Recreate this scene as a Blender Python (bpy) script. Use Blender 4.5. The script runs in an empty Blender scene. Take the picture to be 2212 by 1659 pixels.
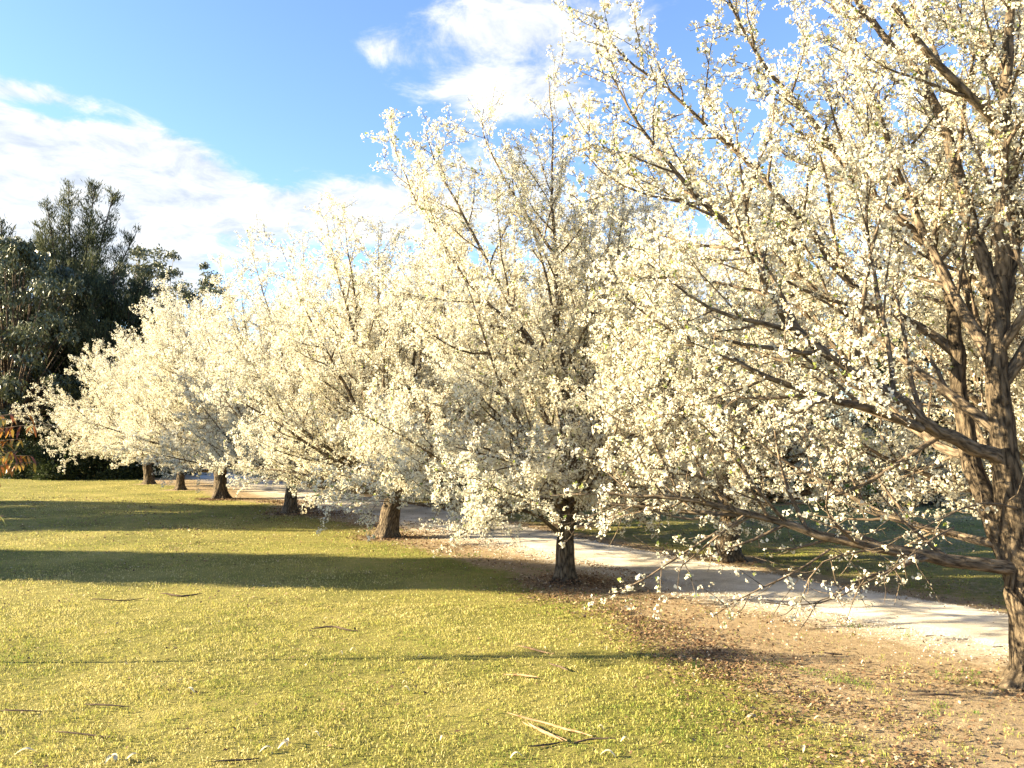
import bpy, math, random
import numpy as np
from mathutils import Vector, noise as mnoise

# ------------------------------------------------------------------ camera, sky, sun, exposure
SC = bpy.context.scene
COL = SC.collection
CAM_H = 2.2
F = 1770.0                 # focal length in pixels of a 2212 x 1659 frame
PITCH = math.radians(3.72)
SUN_EL = math.radians(16.0)
SUN_AZ = math.radians(-91.0)      # measured from +Y towards +X: the sun stands to the left
cam = bpy.data.objects.new('camera', bpy.data.cameras.new('camera'))
COL.objects.link(cam)
cam.location = (0, 0, CAM_H)
cam.rotation_euler = (math.pi / 2 + PITCH, 0, 0)
cam.data.sensor_width = 36.0
cam.data.lens = 36.0 * F / 2212.0
cam.data.clip_start = 0.05
cam.data.clip_end = 4000
SC.camera = cam
SC.view_settings.view_transform = 'Standard'
SC.view_settings.look = 'None'
SC.view_settings.gamma = 1.0
SC.view_settings.exposure = 2.7
SC.view_settings.use_curve_mapping = False
SC.render.engine = 'CYCLES'
SC.cycles.max_bounces = 8
SC.cycles.diffuse_bounces = 5
SC.cycles.transmission_bounces = 5
SC.cycles.transparent_max_bounces = 8

sun_dir = Vector((math.sin(SUN_AZ) * math.cos(SUN_EL), math.cos(SUN_AZ) * math.cos(SUN_EL), math.sin(SUN_EL)))
sl = bpy.data.lights.new('sun', 'SUN')
sl.energy = 5.0
sl.angle = math.radians(0.55)
sl.color = (1.0, 0.84, 0.54)
sun = bpy.data.objects.new('sun', sl)
COL.objects.link(sun)
sun.rotation_euler = sun_dir.to_track_quat('Z', 'Y').to_euler()
sun.location = (-40, 10, 30)


def ray(px, py):
    """direction through a pixel of the 2212 x 1659 photograph"""
    u, v = (px - 1106) / F, (829.5 - py) / F
    c, s = math.cos(PITCH), math.sin(PITCH)
    return Vector((u, c - v * s, s + v * c))


def at(px, py, Y):
    d = ray(px, py)
    k = Y / d.y
    return Vector((d.x * k, Y, CAM_H + d.z * k))


def gnd(px, py):
    d = ray(px, py)
    k = -CAM_H / d.z
    return Vector((d.x * k, d.y * k, 0))


def nodes_of(m):
    return m.node_tree.nodes, m.node_tree.links


world = bpy.data.worlds.new('World')
SC.world = world
world.use_nodes = True


def build_world():
    N, L = nodes_of(world)
    N.clear()

    def M(op, a, b=None, c=None, clamp=False):
        n = N.new('ShaderNodeMath')
        n.operation = op
        n.use_clamp = clamp
        for i, q in enumerate((a, b, c)):
            if q is None:
                continue
            if isinstance(q, (int, float)):
                n.inputs[i].default_value = q
            else:
                L.new(q, n.inputs[i])
        return n.outputs[0]
    sky = N.new('ShaderNodeTexSky')
    sky.sky_type = 'NISHITA'
    sky.sun_disc = False
    sky.sun_elevation = SUN_EL
    sky.sun_rotation = SUN_AZ
    sky.altitude = 300
    sky.air_density = 1.0
    sky.dust_density = 0.3
    sky.ozone_density = 3.5
    tc = N.new('ShaderNodeTexCoord')
    sep = N.new('ShaderNodeSeparateXYZ')
    L.new(tc.outputs['Generated'], sep.inputs[0])
    x, y, z = sep.outputs
    az = M('ARCTAN2', x, y)
    el = M('ARCSINE', z)
    zz = M('MAXIMUM', M('ADD', z, 0.16), 0.05)
    comb = N.new('ShaderNodeCombineXYZ')
    L.new(M('DIVIDE', x, zz), comb.inputs[0])
    L.new(M('DIVIDE', y, zz), comb.inputs[1])
    comb.inputs[2].default_value = 3.7

    def nz(scale, detail, rough, vec, dist=0.0):
        n = N.new('ShaderNodeTexNoise')
        n.inputs['Scale'].default_value = scale
        n.inputs['Detail'].default_value = detail
        n.inputs['Roughness'].default_value = rough
        n.inputs['Distortion'].default_value = dist
        L.new(vec, n.inputs['Vector'])
        return n.outputs[0]
    big = nz(1.6, 9, 0.56, comb.outputs[0], 0.35)
    fine = nz(6.5, 9, 0.66, comb.outputs[0], 0.4)
    # banks of cloud: (px, py, half width, half height, weight)
    cov = None
    for (px, py, rx, ry, w) in ((40, 400, 400, 150, .36), (370, 340, 150, 60, .22), (340, 520, 200, 110, .30), (-700, 350, 500, 250, .25), (640, 450, 260, 62, .26), (60, 200, 160, 25, .14), (560, 10, 50, 40, .12),
                                (1110, 60, 270, 95, .30), (810, 105, 85, 48, .24), (560, 20, 40, 60, .12),
                                (1130, 215, 230, 50, .29), (1500, 540, 400, 130, .2), (930, 410, 200, 80, .16), (2500, 300, 500, 220, .15),
                                (560, 190, 300, 130, -.22), (640, 20, 300, 160, -.16), (700, 310, 220, 70, -.15),
                                (200, 90, 330, 90, -.2), (1800, 150, 330, 160, -.12), (555, 340, 70, 60, -.12), (110, 240, 150, 14, -.16), (440, 520, 60, 40, -.16), (500, 600, 70, 40, -.12), (300, 290, 40, 60, .08)):
        d = ray(px, py).normalized()
        a0, e0 = math.atan2(d.x, d.y), math.asin(d.z)
        q = M('ADD', M('POWER', M('DIVIDE', M('SUBTRACT', az, a0), rx / F), 2.0),
              M('POWER', M('DIVIDE', M('SUBTRACT', el, e0), ry / F), 2.0))
        g = M('MULTIPLY', M('POWER', 2.718, M('MULTIPLY', q, -1.0)), w)
        cov = g if cov is None else M('ADD', cov, g)
    dens = M('ADD', M('ADD', M('MULTIPLY', big, 0.52), M('MULTIPLY', fine, 0.64)), cov)
    mr = N.new('ShaderNodeMapRange')
    mr.interpolation_type = 'SMOOTHSTEP'
    mr.inputs['From Min'].default_value = 0.635
    mr.inputs['From Max'].default_value = 0.86
    L.new(dens, mr.inputs['Value'])
    mask = M('MULTIPLY', mr.outputs[0], 0.93, clamp=True)
    # cloud colour: lit white with soft grey cores
    ramp = N.new('ShaderNodeValToRGB')
    ramp.color_ramp.elements[0].position = 0.36
    ramp.color_ramp.elements[0].color = (1.65, 1.8, 2.0, 1)
    ramp.color_ramp.elements[1].position = 0.62
    ramp.color_ramp.elements[1].color = (2.75, 2.75, 2.7, 1)
    L.new(fine, ramp.inputs[0])
    hsv = N.new('ShaderNodeHueSaturation')
    hsv.inputs['Saturation'].default_value = 1.0
    hsv.inputs['Hue'].default_value = 0.507
    hsv.inputs['Value'].default_value = 0.92
    L.new(sky.outputs[0], hsv.inputs['Color'])
    mix = N.new('ShaderNodeMix')
    mix.data_type = 'RGBA'
    L.new(mask, mix.inputs[0])
    L.new(hsv.outputs[0], mix.inputs[6])
    L.new(ramp.outputs[0], mix.inputs[7])
    bg = N.new('ShaderNodeBackground')
    bg.inputs['Strength'].default_value = 0.07
    L.new(mix.outputs[2], bg.inputs['Color'])
    out = N.new('ShaderNodeOutputWorld')
    L.new(bg.outputs[0], out.inputs[0])


build_world()

# ------------------------------------------------------------------ helpers
rng = np.random.default_rng(7)


def tag(o, label=None, cat=None, group=None, kind=None):
    if label: o['label'] = label
    if cat: o['category'] = cat
    if group: o['group'] = group
    if kind: o['kind'] = kind
    return o


def empty(name, loc, rz=0.0, sc=1.0):
    o = bpy.data.objects.new(name, None)
    COL.objects.link(o)
    o.location = loc
    o.rotation_euler = (0, 0, rz)
    o.scale = (sc, sc, sc)
    o.empty_display_size = 0.3
    return o


def mesh_np(name, V, faces_n, idx, mat, parent=None, smooth=False):
    """V (n,3); all faces have faces_n corners; idx flat index array"""
    me = bpy.data.meshes.new(name)
    V = np.asarray(V, np.float32)
    idx = np.asarray(idx, np.int32).ravel()
    nf = len(idx) // faces_n
    me.vertices.add(len(V))
    me.vertices.foreach_set('co', V.ravel())
    me.loops.add(len(idx))
    me.loops.foreach_set('vertex_index', idx)
    me.polygons.add(nf)
    me.polygons.foreach_set('loop_start', np.arange(0, nf * faces_n, faces_n, dtype=np.int32))
    if smooth:
        me.polygons.foreach_set('use_smooth', np.ones(nf, bool))
    me.update(calc_edges=True)
    me.materials.append(mat)
    o = bpy.data.objects.new(name, me)
    COL.objects.link(o)
    o.parent = parent
    return o


def set_rand(o, per_elem, vals):
    """per-vertex grey attribute 'tone' repeated per element of per_elem vertices"""
    a = o.data.attributes.new('tone', 'FLOAT', 'POINT')
    a.data.foreach_set('value', np.repeat(vals, per_elem).astype(np.float32))


def unit(v):
    return v / (np.linalg.norm(v, axis=-1, keepdims=True) + 1e-9)


def rand_unit(n, r):
    return unit(r.normal(size=(n, 3)))


def copy_tree(o, parent=None):
    c = o.copy()
    COL.objects.link(c)
    c.parent = parent
    for ch in list(o.children):
        copy_tree(ch, c)
    return c


class Tubes:
    """collects tapered tubes into one mesh"""
    def __init__(self):
        self.V, self.I, self.n, self.B = [], [], 0, []

    def add(self, pts, rad, sides=5, rough=0.0, seed=0, lobes=0):
        pts = np.asarray(pts, float)
        rad = np.asarray(rad, float)
        n = len(pts)
        t = np.gradient(pts, axis=0)
        t = unit(t)
        ref = np.array([0.31, 0.17, 0.93])
        a = unit(np.cross(t, ref))
        b = np.cross(t, a)
        ang = np.arange(sides) * 2 * math.pi / sides
        rr = rad[:, None] * np.ones((1, sides))
        if rough:
            for i in range(n):
                for k in range(sides):
                    q = Vector((math.cos(ang[k]) * 2.2, math.sin(ang[k]) * 2.2, pts[i][2] * 1.7 + seed))
                    rr[i, k] *= 1 + rough * (mnoise.noise(q) + .5 * mnoise.noise(q * 2.7))
        if lobes:
            amp = .28 * np.exp(-np.clip(pts[:, 2], 0, 9) / .16)
            rr *= 1 + amp[:, None] * np.cos(lobes * ang + seed)[None]
        ring = pts[:, None, :] + rr[..., None] * (np.cos(ang)[None, :, None] * a[:, None, :] + np.sin(ang)[None, :, None] * b[:, None, :])
        base = self.n
        self.V.append(ring.reshape(-1, 3))
        sl_ = np.concatenate([[0], np.cumsum(np.linalg.norm(np.diff(pts, axis=0), axis=1))])
        bc = np.stack([rad[:, None] * np.cos(ang)[None], rad[:, None] * np.sin(ang)[None], np.repeat(sl_[:, None], sides, 1) + self.n * .37 % 9], -1)
        self.B.append(bc.reshape(-1, 3))
        i = np.arange(n - 1)[:, None] * sides
        k = np.arange(sides)[None, :]
        k2 = (k + 1) % sides
        q = np.stack([i + k, i + k2, i + sides + k2, i + sides + k], -1) + base
        self.I.append(q.reshape(-1, 4))
        self.n += n * sides

    def many(self, W, rad):
        """three-sided twigs, W is (count, n, 3)"""
        m, n, _ = W.shape
        t = unit(np.gradient(W, axis=1))
        a = unit(np.cross(t, np.array([.31, .17, .93])))
        b = np.cross(t, a)
        ang = np.arange(3) * 2 * math.pi / 3
        V = W[:, :, None] + rad[None, :, None, None] * (np.cos(ang)[:, None] * a[:, :, None] + np.sin(ang)[:, None] * b[:, :, None])
        i = np.arange(n - 1)[:, None] * 3
        k = np.arange(3)[None]
        k2 = (k + 1) % 3
        q = np.stack([i + k, i + k2, i + 3 + k2, i + 3 + k], -1).reshape(-1, 4)
        self.I.append((np.arange(m)[:, None, None] * (n * 3) + q[None] + self.n).reshape(-1, 4))
        self.V.append(V.reshape(-1, 3))
        self.B.append(V.reshape(-1, 3))
        self.n += m * n * 3

    def spurs(self, P, Q, r0, r1):
        """many straight 3-sided twigs at once"""
        m = len(P)
        if not m: return
        t = unit(Q - P)
        a = unit(np.cross(t, np.array([0.2, 0.3, 0.93])))
        b = np.cross(t, a)
        ang = np.arange(3) * 2 * math.pi / 3
        off = np.cos(ang)[None, :, None] * a[:, None, :] + np.sin(ang)[None, :, None] * b[:, None, :]
        V = np.concatenate([P[:, None] + off * r0, Q[:, None] + off * r1], 1)
        f = np.array([[0, 1, 4, 3], [1, 2, 5, 4], [2, 0, 3, 5]])
        self.I.append((np.arange(m)[:, None, None] * 6 + f[None] + self.n).reshape(-1, 4))
        self.V.append(V.reshape(-1, 3))
        self.B.append(V.reshape(-1, 3))
        self.n += m * 6

    def build(self, name, mat, parent=None):
        o = mesh_np(name, np.concatenate(self.V), 4, np.concatenate(self.I), mat, parent, smooth=True)
        a = o.data.attributes.new('bark', 'FLOAT_VECTOR', 'POINT')
        a.data.foreach_set('vector', np.concatenate(self.B).astype(np.float32).ravel())
        return o


# ------------------------------------------------------------------ materials
def new_mat(name):
    m = bpy.data.materials.new(name)
    m.use_nodes = True
    N, L = nodes_of(m)
    N.clear()
    out = N.new('ShaderNodeOutputMaterial')
    return m, N, L, out


def ramp_node(N, stops):
    r = N.new('ShaderNodeValToRGB')
    e = r.color_ramp.elements
    while len(e) < len(stops):
        e.new(0.5)
    for i, (p, c) in enumerate(stops):
        e[i].position = p
        e[i].color = (*c, 1)
    return r


def noise_node(N, L, vec, scale, detail=4, rough=0.55):
    n = N.new('ShaderNodeTexNoise')
    n.inputs['Scale'].default_value = scale
    n.inputs['Detail'].default_value = detail
    n.inputs['Roughness'].default_value = rough
    if vec is not None:
        L.new(vec, n.inputs['Vector'])
    return n


def leaf_mat(name, stops, transl=0.35, rough=0.6, spec=0.2, tcol=None):
    """thin two-sided leaf or petal: colour by per-piece tone"""
    m, N, L, out = new_mat(name)
    at_ = N.new('ShaderNodeAttribute')
    at_.attribute_name = 'tone'
    r = ramp_node(N, stops)
    L.new(at_.outputs['Fac'], r.inputs[0])
    p = N.new('ShaderNodeBsdfPrincipled')
    p.inputs['Roughness'].default_value = rough
    p.inputs['Specular IOR Level'].default_value = spec
    L.new(r.outputs[0], p.inputs['Base Color'])
    t = N.new('ShaderNodeBsdfTranslucent')
    if tcol:
        mx = N.new('ShaderNodeMix')
        mx.data_type = 'RGBA'
        mx.blend_type = 'MULTIPLY'
        mx.inputs[0].default_value = 1
        L.new(r.outputs[0], mx.inputs[6])
        mx.inputs[7].default_value = (*tcol, 1)
        L.new(mx.outputs[2], t.inputs[0])
    else:
        L.new(r.outputs[0], t.inputs[0])
    mix = N.new('ShaderNodeMixShader')
    mix.inputs[0].default_value = transl
    L.new(p.outputs[0], mix.inputs[1])
    L.new(t.outputs[0], mix.inputs[2])
    L.new(mix.outputs[0], out.inputs[0])
    return m


def bark_mat(name, dark, light, scale=1.0, bump=0.6):
    m, N, L, out = new_mat(name)
    tc = N.new('ShaderNodeAttribute')
    tc.attribute_name = 'bark'
    mp = N.new('ShaderNodeMapping')
    mp.inputs['Scale'].default_value = (14 * scale, 14 * scale, 4.0 * scale)
    L.new(tc.outputs['Vector'], mp.inputs[0])
    v = N.new('ShaderNodeTexVoronoi')
    v.feature = 'DISTANCE_TO_EDGE'
    v.inputs['Scale'].default_value = 1.6
    nd = noise_node(N, L, mp.outputs[0], 1.3, 5, 0.6)
    add = N.new('ShaderNodeMix')
    add.data_type = 'RGBA'
    add.inputs[0].default_value = 0.25
    L.new(mp.outputs[0], add.inputs[6])
    L.new(nd.outputs['Color'], add.inputs[7])
    L.new(add.outputs[2], v.inputs['Vector'])
    n2 = noise_node(N, L, mp.outputs[0], 2.6, 6, 0.65)
    h = N.new('ShaderNodeMath')
    h.operation = 'MULTIPLY_ADD'
    L.new(v.outputs[0], h.inputs[0])
    h.inputs[1].default_value = 0.9
    L.new(n2.outputs[0], h.inputs[2])
    r = ramp_node(N, [(0.42, dark), (0.88, light)])
    L.new(h.outputs[0], r.inputs[0])
    p = N.new('ShaderNodeBsdfPrincipled')
    p.inputs['Roughness'].default_value = 0.9
    p.inputs['Specular IOR Level'].default_value = 0.15
    L.new(r.outputs[0], p.inputs['Base Color'])
    b = N.new('ShaderNodeBump')
    b.inputs['Strength'].default_value = bump
    b.inputs['Distance'].default_value = 0.05
    L.new(h.outputs[0], b.inputs['Height'])
    L.new(b.outputs[0], p.inputs['Normal'])
    L.new(p.outputs[0], out.inputs[0])
    return m


MAT = {}
MAT['bark'] = bark_mat('pear_bark', (0.022, 0.016, 0.011), (0.19, 0.143, 0.095), 1.0, 1.0)
MAT['limb'] = bark_mat('pear_limb', (0.045, 0.034, 0.024), (0.25, 0.19, 0.13), 1.2, 0.8)
MAT['twig'] = bark_mat('pear_twig', (0.07, 0.052, 0.036), (0.20, 0.15, 0.105), 1.5, 0.4)
MAT['blossom'] = leaf_mat('pear_blossom', [(0.0, (0.42, 0.36, 0.25)), (0.3, (0.60, 0.56, 0.43)), (0.65, (0.72, 0.69, 0.57)), (1.0, (0.82, 0.80, 0.71))], 0.40, 0.7, 0.1)
MAT['young'] = leaf_mat('young_leaf', [(0.0, (0.17, 0.24, 0.045)), (1.0, (0.36, 0.40, 0.09))], 0.4, 0.5, 0.3)
MAT['dark_bark'] = bark_mat('dark_bark', (0.035, 0.028, 0.022), (0.12, 0.09, 0.07), 0.6, 0.7)
MAT['pale_bark'] = bark_mat('gum_bark', (0.14, 0.11, 0.085), (0.42, 0.35, 0.28), 0.6, 0.3)
MAT['needle'] = leaf_mat('needle_foliage', [(0.0, (0.04, 0.05, 0.025)), (0.6, (0.09, 0.10, 0.05)), (1.0, (0.14, 0.145, 0.075))], 0.2, 0.7, 0.2)
MAT['dark_needle'] = leaf_mat('dark_foliage', [(0.0, (0.018, 0.025, 0.012)), (0.7, (0.04, 0.05, 0.024)), (1.0, (0.065, 0.075, 0.035))], 0.15, 0.65, 0.25)
MAT['gum'] = leaf_mat('gum_foliage', [(0.0, (0.035, 0.045, 0.022)), (0.6, (0.08, 0.09, 0.045)), (1.0, (0.15, 0.15, 0.08))], 0.2, 0.38, 0.5)
MAT['shrub'] = leaf_mat('shrub_foliage', [(0.0, (0.02, 0.03, 0.012)), (0.7, (0.045, 0.06, 0.02)), (1.0, (0.09, 0.10, 0.035))], 0.2, 0.5, 0.3)
MAT['red_leaf'] = leaf_mat('sapling_leaf', [(0.0, (0.16, 0.045, 0.02)), (0.35, (0.34, 0.13, 0.03)), (0.7, (0.36, 0.26, 0.06)), (1.0, (0.22, 0.25, 0.07))], 0.35, 0.35, 0.5)
MAT['grass'] = leaf_mat('grass_blades', [(0.0, (0.08, 0.15, 0.022)), (0.3, (0.20, 0.24, 0.042)), (0.6, (0.39, 0.35, 0.095)), (1.0, (0.60, 0.51, 0.25))], 0.35, 0.6, 0.2)
MAT['litter'] = leaf_mat('dead_leaves', [(0.0, (0.07, 0.04, 0.022)), (0.5, (0.17, 0.10, 0.055)), (0.85, (0.30, 0.20, 0.12)), (1.0, (0.50, 0.41, 0.28))], 0.15, 0.7, 0.2)
MAT['cream_leaf'] = leaf_mat('cream_leaf', [(0.0, (0.50, 0.42, 0.25)), (1.0, (0.66, 0.58, 0.40))], 0.2, 0.5, 0.3)
MAT['strip'] = bark_mat('shed_bark', (0.20, 0.11, 0.055), (0.50, 0.34, 0.20), 1.2, 0.4)
MAT['stick'] = bark_mat('dry_stick', (0.05, 0.035, 0.025), (0.16, 0.11, 0.08), 1.2, 0.4)
MAT['stone'] = leaf_mat('gravel_stones', [(0.0, (0.34, 0.30, 0.26)), (0.6, (0.56, 0.52, 0.47)), (1.0, (0.72, 0.69, 0.64))], 0.0, 0.85, 0.2)


def ground_mat():
    m, N, L, out = new_mat('lawn_and_soil')
    tc = N.new('ShaderNodeTexCoord')
    co = tc.outputs['Object']

    def attr(n):
        a = N.new('ShaderNodeAttribute')
        a.attribute_name = n
        return a.outputs['Fac']

    def M(op, a, b=None, clamp=False):
        n = N.new('ShaderNodeMath')
        n.operation = op
        n.use_clamp = clamp
        for i, q in enumerate((a, b)):
            if q is None: continue
            if isinstance(q, (int, float)): n.inputs[i].default_value = q
            else: L.new(q, n.inputs[i])
        return n.outputs[0]

    def mix(f, a, b):
        n = N.new('ShaderNodeMix')
        n.data_type = 'RGBA'
        L.new(f, n.inputs[0])
        L.new(a, n.inputs[6])
        L.new(b, n.inputs[7])
        return n.outputs[2]
    nb = noise_node(N, L, co, 0.55, 5, 0.6)
    nm = noise_node(N, L, co, 6.0, 6, 0.7)
    nf = noise_node(N, L, co, 45.0, 5, 0.75)
    nff = noise_node(N, L, co, 150.0, 3, 0.7)
    gsel = M('ADD', M('MULTIPLY', nb.outputs[0], 0.55), M('ADD', M('MULTIPLY', nm.outputs[0], 0.25), M('MULTIPLY', nf.outputs[0], 0.35)))
    grass = ramp_node(N, [(0.38, (0.07, 0.075, 0.018)), (0.52, (0.16, 0.15, 0.04)), (0.66, (0.26, 0.225, 0.07)), (0.8, (0.37, 0.31, 0.12))])
    L.new(gsel, grass.inputs[0])
    soil = ramp_node(N, [(0.3, (0.13, 0.088, 0.052)), (0.5, (0.29, 0.215, 0.13)), (0.7, (0.43, 0.34, 0.225))])
    L.new(M('ADD', M('MULTIPLY', nm.outputs[0], 0.5), M('MULTIPLY', nf.outputs[0], 0.5)), soil.inputs[0])
    sand = ramp_node(N, [(0.3, (0.34, 0.27, 0.19)), (0.5, (0.50, 0.43, 0.34)), (0.7, (0.62, 0.56, 0.47))])
    L.new(M('ADD', M('MULTIPLY', nf.outputs[0], 0.6), M('MULTIPLY', nff.outputs[0], 0.4)), sand.inputs[0])
    wob = M('SUBTRACT', M('ADD', M('MULTIPLY', nm.outputs[0], 0.6), M('MULTIPLY', nf.outputs[0], 0.5)), 0.55)

    def thresh(a, k, lo, hi):
        r = N.new('ShaderNodeMapRange')
        r.interpolation_type = 'SMOOTHSTEP'
        r.inputs['From Min'].default_value = lo
        r.inputs['From Max'].default_value = hi
        L.new(M('ADD', a, M('MULTIPLY', wob, k)), r.inputs['Value'])
        return r.outputs[0]
    c = mix(thresh(attr('dirt'), 1.1, 0.35, 0.65), grass.outputs[0], soil.outputs[0])
    c = mix(thresh(attr('sand'), 0.9, 0.3, 0.75), c, sand.outputs[0])
    p = N.new('ShaderNodeBsdfPrincipled')
    p.inputs['Roughness'].default_value = 0.95
    p.inputs['Specular IOR Level'].default_value = 0.1
    L.new(c, p.inputs['Base Color'])
    b = N.new('ShaderNodeBump')
    b.inputs['Strength'].default_value = 0.8
    b.inputs['Distance'].default_value = 0.03
    L.new(M('ADD', M('MULTIPLY', nm.outputs[0], 0.7), M('ADD', nf.outputs[0], M('MULTIPLY', nff.outputs[0], 0.4))), b.inputs['Height'])
    L.new(b.outputs[0], p.inputs['Normal'])
    L.new(p.outputs[0], out.inputs[0])
    return m


def path_mat():
    m, N, L, out = new_mat('pale_gravel')
    tc = N.new('ShaderNodeTexCoord')
    co = tc.outputs['Object']
    n1 = noise_node(N, L, co, 1.2, 5, 0.6)
    n2 = noise_node(N, L, co, 45, 6, 0.85)
    add = N.new('ShaderNodeMath')
    add.operation = 'MULTIPLY_ADD'
    L.new(n2.outputs[0], add.inputs[0])
    add.inputs[1].default_value = 0.8
    L.new(n1.outputs[0], add.inputs[2])
    r = ramp_node(N, [(0.6, (0.26, 0.22, 0.17)), (0.85, (0.46, 0.41, 0.34)), (1.1, (0.66, 0.60, 0.52))])
    L.new(add.outputs[0], r.inputs[0])
    p = N.new('ShaderNodeBsdfPrincipled')
    p.inputs['Roughness'].default_value = 0.95
    p.inputs['Specular IOR Level'].default_value = 0.1
    L.new(r.outputs[0], p.inputs['Base Color'])
    b = N.new('ShaderNodeBump')
    b.inputs['Strength'].default_value = 0.6
    b.inputs['Distance'].default_value = 0.02
    L.new(n2.outputs[0], b.inputs['Height'])
    L.new(b.outputs[0], p.inputs['Normal'])
    L.new(p.outputs[0], out.inputs[0])
    return m


MAT['ground'] = ground_mat()
MAT['path'] = path_mat()


# ------------------------------------------------------------------ ground and path
def polyline(pts):
    return np.array([[gnd(*p).x, gnd(*p).y] for p in pts])


NEAR_EDGE = polyline([(2600, 1478), (2200, 1402), (2068, 1380), (1956, 1360), (1787, 1326), (1500, 1262), (1248, 1204), (1069, 1168), (890, 1129), (732, 1097), (573, 1062), (480, 1042), (400, 1024)])
FAR_EDGE = polyline([(2600, 1405), (2187, 1329), (1964, 1294), (1721, 1250), (1560, 1217), (1371, 1183), (1248, 1162), (1010, 1115), (890, 1091), (771, 1070), (645, 1049), (520, 1028), (430, 1012)])
LAWN_EDGE = polyline([(2700, 1900), (2120, 1700), (1900, 1630), (1720, 1550), (1580, 1462), (1480, 1395), (1280, 1310), (1100, 1235), (900, 1180), (700, 1120), (560, 1085), (400, 1055), (300, 1035)])


def smooth_line(P, n=160):
    t = np.concatenate([[0], np.cumsum(np.linalg.norm(np.diff(P, axis=0), axis=1))])
    s = np.linspace(0, t[-1], n)
    Q = np.stack([np.interp(s, t, P[:, 0]), np.interp(s, t, P[:, 1])], 1)
    for _ in range(6):
        Q[1:-1] = (Q[:-2] + 2 * Q[1:-1] + Q[2:]) / 4
    return Q


NEAR_EDGE, FAR_EDGE, LAWN_EDGE = smooth_line(NEAR_EDGE), smooth_line(FAR_EDGE), smooth_line(LAWN_EDGE)


def side_dist(P, Q):
    """signed distance of points P to polyline Q: positive on the far (path) side"""
    out = np.empty(len(P))
    for s in range(0, len(P), 20000):
        p = P[s:s + 20000]
        d = ((p[:, None, :] - Q[None]) ** 2).sum(-1)
        i = np.clip(d.argmin(1), 1, len(Q) - 2)
        t = Q[i + 1] - Q[i - 1]
        t /= np.linalg.norm(t, axis=1, keepdims=True)
        w = p - Q[i]
        out[s:s + 20000] = (t[:, 1] * w[:, 0] - t[:, 0] * w[:, 1]) 
    return out


def wave(x, y, s=0.0):
    return (np.sin(x * .9 + 1.3 * np.sin(y * .5 + s) + s) + np.sin(y * 1.3 + 1.7 * np.sin(x * .7 + s * 2) + 2 * s)
            + .6 * np.sin(x * 2.3 + y * 1.9 + s * 3) + .5 * np.sin(-x * 3.1 + y * 2.7 + s)) / 3.1


def terrain(x, y):
    z = .035 * np.sin(x * .31 + 1) * np.sin(y * .27 + .4) + .012 * wave(x, y, 2.0)
    far = np.clip((np.asarray(y) - 60) / 250, 0, 1)
    return z * 1.0 + far * far * 6.0


def tz(x, y):
    return float(terrain(np.float64(x), np.float64(y)))


TREE_ROW = {'A': gnd(2238, 1492), 'B': gnd(1222, 1256), 'C': gnd(838, 1160), 'D': gnd(627, 1108), 'E': gnd(477, 1076),
            'F': gnd(390, 1058), 'G': gnd(322, 1044), 'H': gnd(1575, 1206), 'I': gnd(965, 1096)}
_r2 = (TREE_ROW['H'] - TREE_ROW['I']) * 0.5
TREE_ROW['J'] = TREE_ROW['I'] + _r2 + Vector((0.5, 0.2, 0))
TREE_ROW['K'] = TREE_ROW['I'] - _r2
TREE_ROW['L'] = TREE_ROW['H'] + _r2 + Vector((.4, 0.3, 0))
TREE_ROW['M'] = TREE_ROW['I'] - _r2 * 2.1


def masks(x, y):
    P = np.stack([x, y], 1)
    dl = side_dist(P, LAWN_EDGE)
    dn = side_dist(P, NEAR_EDGE)
    df = side_dist(P, FAR_EDGE)
    w = wave(x * 1.1, y * 1.1, 1.0)
    dirt = np.clip(.5 + (dl + .45 * w) / 1.6, 0, 1)
    beyond = np.clip((df - .1) / .6, 0, 1)
    dirt = dirt * (1 - beyond) + beyond * (.40 + .12 * w)
    far = np.clip((y - 30) / 25, 0, 1)
    for k, p in TREE_ROW.items():
        d = np.hypot(x - p.x, y - p.y)
        dirt = np.maximum(dirt, .85 * np.clip(1.5 - d / .75, 0, 1))
    sand = np.clip(1 - (-dn - .15 + .25 * w) / 1.3, 0, 1) * .8 * (dn < 0.6)
    sand = np.maximum(sand, np.clip(1 - df / .35, 0, 1) * .7 * (df > -.5))
    return dirt, sand, dn, df, dl


def axis_pts(segs):
    out = [segs[0][0]]
    for a, b, s in segs:
        n = max(1, int(round((b - a) / s)))
        out += list(np.linspace(a, b, n + 1)[1:])
    return np.array(out)


gx = axis_pts([(-900, -100, 80), (-100, -40, 6), (-40, -12, .6), (-12, 12, .25), (12, 40, .6), (40, 100, 6), (100, 900, 80)])
gy = axis_pts([(-60, 0, 6), (0, 4, .4), (4, 20, .25), (20, 45, .35), (45, 100, 2.5), (100, 300, 20), (300, 1500, 200)])
X, Y = np.meshgrid(gx, gy)
xs, ys = X.ravel(), Y.ravel()
zs = terrain(xs, ys)
nx = len(gx)
i = (np.arange(len(gy) - 1)[:, None] * nx + np.arange(nx - 1)[None]).ravel()
ground = mesh_np('lawn', np.stack([xs, ys, zs], 1), 4, np.stack([i, i + 1, i + nx + 1, i + nx], 1), MAT['ground'], smooth=True)
tag(ground, 'yellow green lawn with bare soil strip beside the gravel path', 'lawn', kind='structure')
dm, sm, *_ = masks(xs, ys)
for nm, val in (('dirt', dm), ('sand', sm)):
    a = ground.data.attributes.new(nm, 'FLOAT', 'POINT')
    a.data.foreach_set('value', val.astype(np.float32))

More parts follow.
